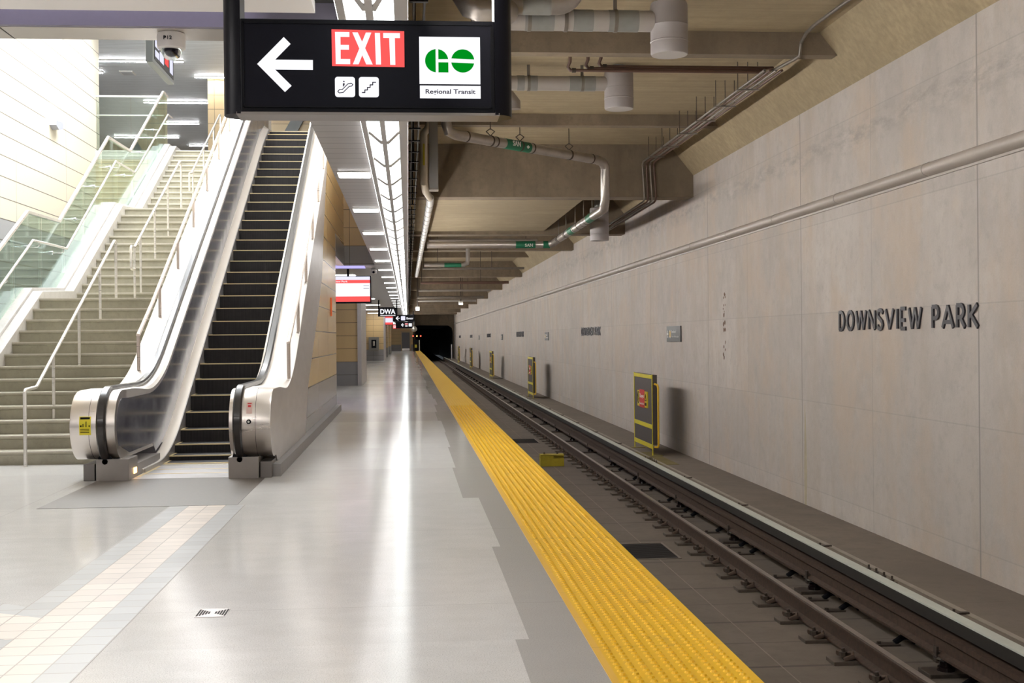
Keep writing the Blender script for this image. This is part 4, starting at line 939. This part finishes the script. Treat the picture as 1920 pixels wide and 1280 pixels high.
MB().box(-7.97, -7.6, 35.0, 35.5, 8.97, 9).build('vent_face', WIREW, t); MB().box(-7.93, -7.64, 35.04, 35.46, 8.962, 8.97).build('vent_grille', plain('vent_grey', (.55, .56, .58), .5), t)
# upper hanging display
t = thing('hanging_display', 'slim dark hanging display box with bright adverts, beside the dome camera', 'display', (-3.87, 19.8, 5.68))
MB().box(-3.93, -3.82, 19.0, 20.7, 5.68, 6.25).build('display_case', plain('display_case_green_grey', (.12, .13, .13), .35, .3), t, bevel=.01)
MB().box(-3.82, -3.815, 19.1, 20.62, 5.74, 6.18).build('screen', BLACK, t)
m = MB()
for a, b, c, d in ((19.15, 19.45, 5.8, 5.9), (19.15, 19.45, 5.95, 6.12), (19.5, 19.8, 5.8, 5.95), (19.5, 19.8, 6.0, 6.12), (20.3, 20.55, 5.8, 6.1)): m.box(-3.815, -3.812, a, b, c, d)
m.mi = 1; m.box(-3.815, -3.812, 19.9, 20.2, 5.85, 6.1); m.build('screen_tiles', [E_BLUE, E_RED], t)
for y in (19.4, 20.4): MB().cyl((-3.87, y, 6.24), (-3.87, y, 10), .02, n=10).build('hanger_rod', BLACKM, t)
# ------------------------------------------------------------ floor drain
t = thing('floor_drain', 'small metal floor drain grate with slots in the pale platform floor', 'drain', (-1.04, 6.56, 0))
MB().box(-1.12, -.96, 6.46, 6.66, -.005, .0022).build('plate', plain('drain_plate', (.45, .4, .38), .35, .7), t)
m = MB()
for i in range(5):
    for sgn in (-1, 1):
        l = .08-i*.014; xc = -1.04+sgn*(.072-i*.0135)
        m.prism(XY, [(xc-.0048, 6.56-l), (xc+.0048, 6.56-l), (xc+.0048, 6.56+l), (xc-.0048, 6.56+l)], .0022, .0028)
m.build('slots', plain('slot_black', (.01, .01, .01), .8), t)
# ------------------------------------------------------------ far signs and screens under the ceiling
def hang_sign(name, label, x0, x1, z0, z1, y, cat='sign', posts=True, mat=BLACKM, dep=.14):
    t = thing(name, label, cat, ((x0+x1)/2, y, LZ))
    MB().box(x0, x1, y, y+dep, z0, z1).build('housing', mat, t, bevel=.006)
    if posts:
        for x in (x0+.03, x1-.03): MB().box(x-.03, x+.03, y+.03, y+dep-.03, z1-.01, LZ).build('hanger_post', mat, t)
    return t, Fr((0, y, 0), (1, 0, 0), (0, 0, 1))
t, fr = hang_sign('information_screen', 'wide hanging arrivals screen with red and white bands beyond the escalator wall', -2.05, -.88, 2.31, 2.98, 30, 'screen', False)
MB().cyl((-1.44, 30.07, 2.97), (-1.44, 30.07, LZ), .03, n=12).build('hanger_rod', BLACK, t)
m = MB(); m.box(-2.02, -.91, 29.997, 30, 2.88, 2.96); m.mi = 1; m.box(-2.02, -.91, 29.996, 30, 2.80, 2.88).box(-2.02, -.91, 29.996, 30, 2.35, 2.48); m.mi = 2; m.box(-2.02, -.91, 29.997, 30, 2.48, 2.80)
scn = m.build('screen', [E_BLUE, E_RED, E_WHITE], t)
MB().text('Downsview Park', fr, -2.0, 2.822, .55, .04, .005, .006, .01).build('lettering', E_WHITE, scn)
MB().box(-1.07, -.93, 29.996, 29.997, 2.735, 2.745).box(-1.07, -.93, 29.995, 29.997, 2.67, 2.68).build('text_lines', plain('screen_grey', (.4, .4, .5), .5), scn)
t = thing('bullet_camera', 'small white box camera under the ceiling beside the arrivals screen', 'security camera', (-.82, 30.1, LZ))
MB().box(-.87, -.76, 30.0, 30.25, 3.04, 3.13).box(-.83, -.8, 30.1, 30.15, 3.13, LZ).build('housing', WIREW, t); MB().cyl((-.82, 30, 3.07), (-.82, 29.97, 3.06), .03, n=12).build('lens', BLACK, t)
t, fr = hang_sign('platform_sign', 'black hanging sign with white DWA letters down the platform', -1.3, -.45, 2.42, 2.83, 54)
MB().text('DWA', fr, -1.2, 2.53, .66, .22, .002, .006, .03).prism(fr, [(-1.2, 2.46), (-.54, 2.46), (-.54, 2.485), (-1.2, 2.485)], .002, .006).build('lettering', E_WHITE, t)
t, fr = hang_sign('platform_sign', 'black elevator arrow sign, right of the DWA sign and overlapping the strip end', -.9, .38, 2.5, 2.92, 76)
m = MB().stroke(fr, [(-.5, 2.71), (-.72, 2.71)], .045, .002, .008).stroke(fr, [(-.6, 2.82), (-.72, 2.71), (-.6, 2.6)], .045, .002, .008); m.build('arrow', E_WHITE, t)
MB().prism(fr, rrect(-.42, -.16, 2.58, 2.84, .03), .002, .008).build('icon_panel', E_BLUE, t)
MB().text('Elevator', fr, -.08, 2.64, .42, .13, .002, .008, .02).build('lettering', E_WHITE, t)
t, fr = hang_sign('platform_sign', 'small black EXIT arrow sign hanging just under the elevator sign', -.9, .36, 2.22, 2.7, 92)
MB().stroke(fr, [(-.28, 2.48), (-.48, 2.48)], .045, .002, .008).stroke(fr, [(-.38, 2.58), (-.48, 2.48), (-.38, 2.38)], .045, .002, .008).build('arrow', E_WHITE, t)
ep = MB().prism(fr, rrect(-.22, .0, 2.5, 2.6, .01), .002, .006).build('exit_panel', E_RED, t); MB().text('EXIT', fr, -.2, 2.515, .18, .07, .006, .008, .02).build('lettering', E_WHITE, ep)
MB().prism(fr, rrect(.06, .3, 2.36, 2.6, .03), .002, .006).prism(fr, rrect(-.2, -.02, 2.36, 2.44, .01), .002, .006).build('icon_panel', E_WHITE, t)
t, fr = hang_sign('platform_screen', 'small distant arrivals screen under the DWA sign', -1.66, -1.02, 2.4, 3.05, 85, 'screen')
m = MB(); m.box(-1.64, -1.04, 84.99, 85, 2.58, 2.88); m.mi = 1; m.box(-1.64, -1.04, 84.99, 85, 2.88, 3.0).box(-1.64, -1.04, 84.99, 85, 2.43, 2.58); m.build('screen', [E_BLUE, E_RED], t)
t, fr = hang_sign('red_exit_sign', 'small glowing red EXIT box sign far down the platform', -1.36, -.66, 2.33, 2.72, 109.5)
ep = MB().prism(fr, rrect(-1.33, -.69, 2.36, 2.69, .02), .001, .004).build('exit_panel', E_RED, t); MB().text('EXIT', fr, -1.27, 2.42, .52, .21, .004, .012, .03).build('lettering', E_WHITE, ep)
# violet light panel at the underside of the far hall
t = thing('violet_light_panel', 'violet white glowing ceiling panel beyond the escalator wall', 'ceiling light', (-2.4, 26.2, LZ-.02))
MB().box(-2.95, -1.7, 25.3, 27.2, LZ-.03, LZ-.01).build('diffuser', E_VIO, t); MB().box(-2.97, -1.66, 25.26, 27.24, LZ-.02, LZ-.008).build('frame', WIREW, t)
t = thing('violet_light_panel', 'violet glowing strip in the metal ceiling just before the arrivals screen', 'ceiling light', (-2.4, 29.1, LZ-.02))
MB().box(-4.2, -1.0, 28.6, 29.5, LZ-.02, LZ-.005).build('diffuser', emit('violet_strip_glow', (.5, .45, 1), .6), t)
for i in range(12):
    fixture(-2.0, 33+i*9.6, 'added rectangular fill light in the metal ceiling above the far platform', 'added far platform fill lights', s=.6).children[1].data.materials[0] = E_FIX  # row of lamps added to brighten the dark far end
# payphone, door sign, orange handle
t = thing('payphone', 'grey steel payphone recess with a black handset on the far beige pillar', 'payphone', (-2.2, 81.9, .64))
MB().box(-2.6, -1.92, 81.7, 81.985, .64, 1.57).build('cabinet', plain('phone_steel', (.25, .24, .22), .4, .5), t); MB().box(-2.42, -2.1, 81.65, 81.7, .85, 1.4).build('phone_body', BLACK, t); MB().box(-2.32, -2.2, 81.63, 81.65, 1.0, 1.3).build('dial_plate', CHROME, t)
t = thing('orange_door_pull', 'slim orange vertical grip on the beige wall beside the escalator', 'grip', (-1.43, 23.0, 1.9))
MB().box(-1.44, -1.41, 23.05, 23.16, 1.87, 2.22).build('grip', plain('orange_plastic', (.9, .19, .05), .4), t, bevel=.01)
t = thing('round_mirror', 'small round convex mirror at the end of the platform', 'mirror', (.72, 140, 2.2))
MB().lathe((.72, 140, 2.55), [(.32, 0), (.3, .05), (.2, .1), (.05, .12)], 20, axis=(0, -1, 0)).build('mirror_face', plain('mirror_grey', (.45, .42, .38), .2, .6), t, smooth=True); MB().cyl((.72, 140.05, 2.5), (.72, 140.05, 5.2), .04, n=8).build('pole', BLACK, t)
for x, e, lb in ((.6, E_REDLAMP, 'leftmost tiny red signal lamp at the tunnel mouth'), (1.05, E_AMB, 'tiny amber signal lamp at the tunnel mouth'), (1.5, E_REDLAMP, 'tiny red signal lamp right of the amber one')):
    t = thing('signal_lamp', lb, 'signal lamp', (x, 145, 1.7), 'signal lamps at the tunnel mouth')
    MB().cyl((x, 145, 1.75), (x, 144.96, 1.75), .07, n=12).build('lens', e, t); MB().box(x-.12, x+.12, 145, 145.25, 1.6, 1.9).build('lamp_case', BLACK, t); MB().cyl((x, 145.12, -1.3 if x > 1.44 else 0), (x, 145.12, 1.62), .03, n=8).build('pole', BLACK, t)
t = thing('end_cabinet', 'small black cabinet with a yellow notice at the end of the platform', 'cabinet', (.9, 143, 0))
MB().box(.72, 1.1, 143, 143.3, 0, 1.3).build('cabinet_body', BLACK, t); MB().box(.78, 1.04, 142.98, 143, .4, .75).build('notice', YEL, t)
t = thing('marker_post', 'pale slender post beside the far track by the tunnel mouth', 'post', (4.95, 140, -.97)); MB().cyl((4.95, 140, -.97), (4.95, 140, .75), .06, n=10).build('post_body', WIREW, t)
t = thing('marker_post', 'pale slender post at the end of the yellow strip', 'post', (1.3, 143, 0)); MB().cyl((1.3, 143, 0), (1.3, 143, 1.3), .05, n=10).build('post_body', WIREW, t)
for xx, yy, zz_, lb in ((.56, 70, 3.05, 'white tube work light hanging under the far tunnel ceiling by the strip light'), (3.03, 70, 3.35, 'small bright white lamp under the far tunnel ceiling near the wall')):
    t = thing('work_light', lb, 'work light', (xx, yy, zz_))
    MB().box(xx-.12, xx+.12, yy-.2, yy+.2, zz_+.1, zz_+.2).build('housing', WIREW, t); MB().box(xx-.1, xx+.1, yy-.18, yy+.18, zz_, zz_+.1).build('lamp', E_SPOT, t); MB().cyl((xx, yy, zz_+.2), (xx, yy, 5.2), .03, n=8).build('hanger_rod', IRON, t)
# ------------------------------------------------------------ ducts, drums, pipes under the tunnel ceiling
def band_pipe(mb_list, p0, p1, r):
    pass
def hose(name, label, cat, path, r, mat, bands=(), n=20, group=None, elbows=()):
    t = thing(name, label, cat, path[0], group)
    MB().tube(path, r, n).build('pipe_body', mat, t, smooth=True)
    for (p, q, m2, nm) in bands:
        MB().cyl(p, q, r+.004, n=n).build(nm, m2, t, smooth=True)
    return t
def elbow(c, r, R, u, v, n=6):
    """points of a quarter bend centred at c, from direction u to v"""
    c, u, v = Vector(c), Vector(u), Vector(v); return [tuple(c+u*R*math.cos(R_(90*i/n))+v*R*math.sin(R_(90*i/n))) for i in range(n+1)]
# upper duct pair at Y 13.3
def drum(xc, yc, z0, z1, r, label):
    t = thing('duct_drum', label, 'duct drum', (xc, yc, z0), 'grey duct drums under the tunnel ceiling')
    MB().lathe((xc, yc, z0), [(r*.97, -.0), (r, .02), (r, .13), (r+.004, .135), (r+.004, .145), (r, .15), (r, (z1-z0)*.55), (r+.004, (z1-z0)*.56), (r, (z1-z0)*.57), (r, z1-z0-.03), (r*.96, z1-z0)], 36).build('drum_body', DRUMM, t, smooth=True)
    MB().lathe((xc, yc, z0-.004), [(r*.95, 0), (r*.95, .004)], 36).build('bottom_cap', plain('drum_cap', (.42, .39, .37), .5), t)
    MB().cyl((xc, yc, z1-.02), (xc, yc, 5.172), r*.5, n=20).build('neck', DUCTT, t, smooth=True)
    return t
drum(2.9, 13.3, 4.535, 5.1, .205, 'large grey drum on the duct, nearest and highest of the three')
drum(2.93, 16.7, 4.575, 5.08, .2, 'grey drum on the duct below the brown sprinkler pipes')
drum(4.27, 27.0, 3.58, 4.3, .21, 'grey and white drum hanging beyond the lower green banded pipe')
def dbands(y, z, xs): return [((a, y, z), (b, y, z), DUCTT, 'tape_band') for a, b in xs]
hose('ceiling_duct', 'grey jacketed duct running into the nearest drum', 'duct', [(.72, 13.3, 4.9), (2.72, 13.3, 4.9)], .115, DUCT, dbands(13.3, 4.9, ((1.3, 1.62), (1.83, 2.05), (2.22, 2.55))))
p = [(.6, 13.0, 4.98)]+[(1.62, 13.0, 4.98)]+elbow((1.62, 13.0, 5.18), 0, .2, (0, 0, -1), (1, 0, 0))[1:]
hose('ceiling_duct', 'silver duct with a ribbed elbow turning up into the ceiling above the other duct', 'duct', p, .1, DUCTS, dbands(13.0, 4.98, ((1.25, 1.55),)))
p = [(.62, 12.2, 4.7), (.62, 12.9, 4.72), (.66, 13.0, 4.8), (.75, 13.0, 4.95)]
hose('ceiling_duct', 'open ended silver elbow duct behind the sign post', 'duct', [(.6, 12.5, 5.172), (.6, 12.5, 4.92), (.66, 12.5, 4.82), (.78, 12.5, 4.78), (1.0, 12.5, 4.78), (1.05, 12.6, 4.8), (1.08, 12.95, 4.88)], .12, DUCTS)
hose('ceiling_duct', 'grey jacketed duct running into the drum under the sprinkler pipes', 'duct', [(.6, 16.7, 4.92), (2.76, 16.7, 4.92)], .1, DUCT, dbands(16.7, 4.92, ((1.52, 1.62), (1.66, 1.8), (2.24, 2.6))))
p = [(.6, 17.2, 4.86), (1.33, 17.2, 4.86)]+[(1.45, 17.2, 4.83), (1.52, 17.2, 4.74), (1.52, 17.2, 4.66)]
hose('ceiling_duct', 'silver ribbed elbow hanging below the grey duct beside the sign', 'duct', p, .095, DUCTS)
for xx, yy, zz_, r_, lb in ((1.35, 13.3, 4.9, .12, 'left'), (1.75, 13.3, 4.9, .12, 'middle'), (2.3, 13.3, 4.9, .12, 'right'), (1.68, 16.7, 4.92, .105, 'left'), (2.42, 16.7, 4.92, .105, 'right')):
    t = thing('duct_hanger', ('%s strap hanger on the duct to the nearest drum' if yy < 14 else '%s strap hanger on the duct below the sprinkler pipes') % lb, 'hanger', (xx, yy, zz_), 'duct strap hangers')
    MB().lathe((xx-.02, yy, zz_), [(r_+.006, 0), (r_+.006, .04)], 20, axis=(1, 0, 0)).build('strap', CONDM, t, smooth=True); MB().box(xx-.02, xx+.02, yy-.01, yy+.01, zz_+r_, 5.172).build('rod', CONDM, t)
# brown sprinkler pipes
spl = ['lowest brown sprinkler pipe under the first ceiling beam', 'middle brown sprinkler pipe under the first ceiling beam', 'longest brown sprinkler pipe under the first ceiling beam']
for i, (xa, xb, yy, z) in enumerate(((2.08, 4.58, 15.6, 4.86), (2.32, 4.66, 15.66, 4.90), (2.5, 4.8, 15.72, 4.94))):
    t = thing('sprinkler_pipe', spl[i], 'pipe', (xa, yy, z), 'brown sprinkler pipes')
    MB().tube([(xa+.02, yy-.1, 5.172), (xa+.02, yy-.05, z+.1), (xa, yy, z+.04), (xa+.03, yy, z), (xb, yy, z), (xb+.02, yy+.04, z-.02)], .022, 12).build('pipe_body', BROWNP, t, smooth=True)
    MB().cyl((xa+.05, yy, z), (xa+.1, yy, z), .03, n=12).build('coupling', IRON, t, smooth=True)
# conduits along the haunch
cl = ['innermost', 'second', 'third', 'outermost']
for i in range(4):
    xx = 4.57+i*.075
    t = thing('ceiling_conduit', '%s conduit of the bundle running along under the tunnel ceiling' % cl[i], 'conduit', (xx, 15.5, 4.82), 'conduit bundle under the tunnel ceiling')
    xb = 4.62+i*.075
    MB().tube([(xx+.03, 15.4, 4.84), (xx, 16, 4.82), (xx, 23.4, 4.82), (xx+.01, 23.52, 4.78), (xx+.02, 23.56, 4.7), (xb, 23.56, 4.15), (xb, 23.62, 4.09), (xb, 23.75, 4.07), (xb+.1, 31.3, 4.03)], .018, 8).build('conduit_body', [CONDM, BROWNP][i % 2], t, smooth=True)
for i, yy in enumerate((16.4, 17.6, 18.8, 20.0, 21.4, 22.6)):
    t = thing('conduit_trapeze', 'small trapeze hanger on the conduit bundle, number %d from the near end' % (i+1), 'hanger', (4.65, yy, 4.8), 'trapeze hangers')
    MB().box(4.5, 4.82, yy-.015, yy+.015, 4.785, 4.80).build('cross_bar', CONDM, t)
    for q in (4.52, 4.66, 4.8): MB().cyl((q, yy, 4.8), (q, yy, 5.172), .006, n=6).build('rod', IRON, t)
t = thing('ceiling_conduit', 'single grey conduit that bends down around the first beam end', 'conduit', (4.9, 8, 5.13))
MB().tube([(5.0, 8, 5.14), (4.88, 14.3, 5.14), (4.87, 14.55, 5.11), (4.865, 14.74, 5.04), (4.85, 14.76, 4.88), (4.82, 14.85, 4.86), (4.74, 15.5, 4.86)], .022, 10).build('conduit_body', CONDM, t, smooth=True)
# green banded drain pipe
def label_band(t, p, q, r, txt, fr):
    o = MB().cyl(p, q, r+.004, n=24).build('label_band', GREENL, t, smooth=True, label='green pipe label'); return o
r = .085
t = thing('drain_pipe', 'silver drain pipe with green SAN labels stepping down under the tunnel ceiling', 'pipe', (.67, 19.6, 4.7))
path = [(.64, 19.55, 5.172), (.64, 19.55, 4.86), (.68, 19.58, 4.74), (.8, 19.66, 4.70), (3.5, 22.35, 4.70), (3.64, 22.56, 4.68), (3.7, 22.65, 4.6), (3.7, 22.7, 4.0), (3.7, 22.78, 3.9), (3.72, 22.95, 3.86), (3.74, 30.6, 3.86), (3.72, 30.9, 3.84), (3.6, 31.0, 3.8), (.5, 31.0, 3.8)]
MB().tube(path, r, 20).build('pipe_body', DUCTS, t, smooth=True)
d0, d1 = Vector((.8, 19.66, 4.70)), Vector((3.5, 22.35, 4.70))
pt = lambda f: d0+(d1-d0)*f
lb = MB().cyl(pt(.31), pt(.48), r+.004, n=24).build('label_band', GREENL, t, smooth=True, label='green SAN pipe label')
u = (d1-d0).normalized(); fr = Fr(pt(.34)+Vector((u.y, -u.x, 0))*(r+.005), u, (0, 0, 1))
MB().text('SAN', fr, .02, -.03, .2, .085, -.01, .003, .01).prism(fr, [(.42, .02), (.38, -.01), (.42, -.04), (.46, -.01)], -.01, .003).build('lettering', WHITEL, lb)
for f in (.06, .25, .5, .78, .95): MB().cyl(pt(f), pt(f)+u*.025, r+.006, n=20).build('clamp_ring', IRON, t, smooth=True)
for y0, y1 in ((24.3, 24.9), (27.2, 27.8)): MB().cyl((3.725, y0, 3.86), (3.725, y1, 3.86), r+.004, n=24).build('label_band', GREENL, t, smooth=True, label='green pipe label')
for y in (25.2, 26.3, 28.4, 29.8): MB().cyl((3.73, y, 3.86), (3.73, y+.03, 3.86), r+.006, n=20).build('clamp_ring', IRON, t, smooth=True)
MB().cyl((3.45, 31, 3.8), (3.62, 31, 3.8), r+.006, n=24).build('label_band', GREENL, t, smooth=True, label='green pipe label')
lb = MB().cyl((2.75, 31, 3.8), (3.25, 31, 3.8), r+.004, n=24).build('label_band', GREENL, t, smooth=True, label='green SAN pipe label')
MB().text('SAN', Fr((2.98, 30.905, 3.77), (1, 0, 0), (0, 0, 1)), 0, -.03, .2, .08, -.01, .003, .01).build('lettering', WHITEL, lb)
for f, lb_ in ((.22, 'nearest the elbow'), (.42, 'beside the green label'), (.78, 'near the far elbow')):
    c = pt(f); g = thing('pipe_hanger', 'clevis hanger on the slanting silver drain pipe, %s' % lb_, 'hanger', c, 'drain pipe hangers')
    MB().lathe(c-u*.015, [(r+.008, 0), (r+.008, .03)], 20, axis=u).build('ring', IRON, g, smooth=True)
    MB().tube([c+Vector((0, 0, r)), c+Vector((-.07, 0, r+.07)), c+Vector((0, 0, r+.12)), c+Vector((.07, 0, r+.07)), c+Vector((0, 0, r))], .008, 6).build('clevis', IRON, g)
    MB().cyl(c+Vector((0, 0, r+.1)), (c.x, c.y, 5.172), .008, n=6).build('rod', IRON, g)
for y in (24.5, 25.7, 27, 28.6, 30): 
    g = thing('pipe_hanger', 'thin rod hanger on the lower green banded pipe', 'hanger', (3.73, y, 3.86), 'lower drain pipe hangers')
    MB().cyl((3.73, y, 3.93), (3.73, y, 5.172), .008, n=6).build('rod', CONDM, g); MB().lathe((3.73, y-.012, 3.86), [(r+.007, 0), (r+.007, .024)], 18, axis=(0, 1, 0)).build('ring', CONDM, g, smooth=True)
t = thing('drain_pipe', 'small silver pipe with a green label and upturned end farther down the tunnel', 'pipe', (0, 40.5, 3.86))
MB().cyl((1.0, 40.5, 3.9), (1.0, 40.5, 5.172), .01, n=6).build('hanger_rod', IRON, t)
MB().tube([(.56, 40.5, 3.86), (1.85, 40.5, 3.86), (1.97, 40.5, 3.92), (2.0, 40.5, 4.05), (2.0, 40.5, 4.4)], .07, 14).build('pipe_body', DUCTS, t, smooth=True)
MB().cyl((1.22, 40.5, 3.86), (1.78, 40.5, 3.86), .075, n=18).build('label_band', GREENL, t, smooth=True, label='green pipe label')
# white insulated pipe running away beside the strip light, and the grey duct box
t = thing('insulated_pipe', 'white wrapped pipe dropping beside the strip light and running away from the camera', 'pipe', (.3, 20, 4.7))
MB().tube([(.42, 19.9, 5.15), (.36, 20, 4.86), (.29, 20, 4.78), (.285, 20, 4.66), (.285, 20, 3.96), (.31, 20.2, 3.86), (.42, 22.2, 3.98), (.44, 22.9, 4.0)], .06, 14).build('vertical_run', plain('buff_pipe_wrap', (.48, .42, .33), .5, var=.15, vs=8), t, smooth=True)
MB().tube([(.42, 22.2, 3.98), (.44, 22.9, 4.0), (.37, 50, 4.0)], .072, 16).build('long_run', plain('white_pipe_wrap', (.72, .7, .68), .45, var=.1, vs=8), t, smooth=True)
m = MB()
for i in range(30): m.cyl((.437-.0025*i, 23.4+.9*i, 4.0), (.437-.0025*i, 23.46+.9*i, 4.0), .0745, n=16)
m.build('wrap_seams', DUCTT, t, smooth=True)
MB().box(.27, .3, 19.935, 19.945, 4.25, 4.6).build('notice_strip', YELD, t, label='faded yellow notice strip')
t = thing('duct_box', 'tall narrow grey duct box beside the white wrapped pipe', 'duct', (.42, 19, 3.74)); MB().box(.355, .49, 19, 19.25, 3.76, 5.172).build('box_body', plain('duct_box_grey', (.2, .19, .18), .5, .3), t); MB().box(.35, .495, 18.99, 19.26, 3.74, 3.77).build('rim', CONDM, t)
# cable ladder with brackets right of the strip light
t = thing('cable_ladder', 'thin black cable ladder hanging along the right side of the strip light', 'cable ladder', (.1, 0, 3.74))
MB().box(.055, .07, 8, 88, 3.75, 3.81).box(.13, .145, 8, 88, 3.75, 3.81).build('side_rail', BLACK, t)
m = MB()
for i in range(90): m.box(.03, .16, 8.4+i*.85, 8.44+i*.85, 3.74, 3.755)
m.build('rungs', BLACK, t)
for i in range(14): MB().cyl((.1, 8.4+i*4.25, 3.75), (.1, 8.4+i*4.25, 5.172), .012, n=6).build('hanger_rod', BLACK, t)
# cross pipes farther away
for i, (yy, z, r_, lb) in enumerate(((31.9, 3.98, .05, 'thin grey pipe crossing just beyond the lowest green SAN label'), (45, 4.0, .045, 'thin pipe crossing the tunnel beyond the small green labelled pipe'), (52, 3.8, .06, 'brown pipe crossing the far tunnel'),
                                  (63, 3.9, .06, 'pair-like pale pipe crossing the far tunnel near the small lamps'), (69, 3.75, .08, 'thick pipe crossing the far tunnel just before the small lamps'), (77, 3.8, .07, 'farthest pipe crossing under the tunnel ceiling'))):
    o = MB().tube([(.56, yy, z), (4.3 if i else 3.4, yy, z)], r_, 10).build('crossing_pipe', [DUCTS, CONDM, BROWNP, DUCTS, CONDM, DUCT][i], smooth=True); tag(o, lb, 'pipe', 'pipes crossing the far tunnel')
    for xx in (.6, 3.1):
        g = MB().cyl((xx, yy, z), (xx, yy, 5.172), .012, n=6).build('hanger_rod', IRON, o)
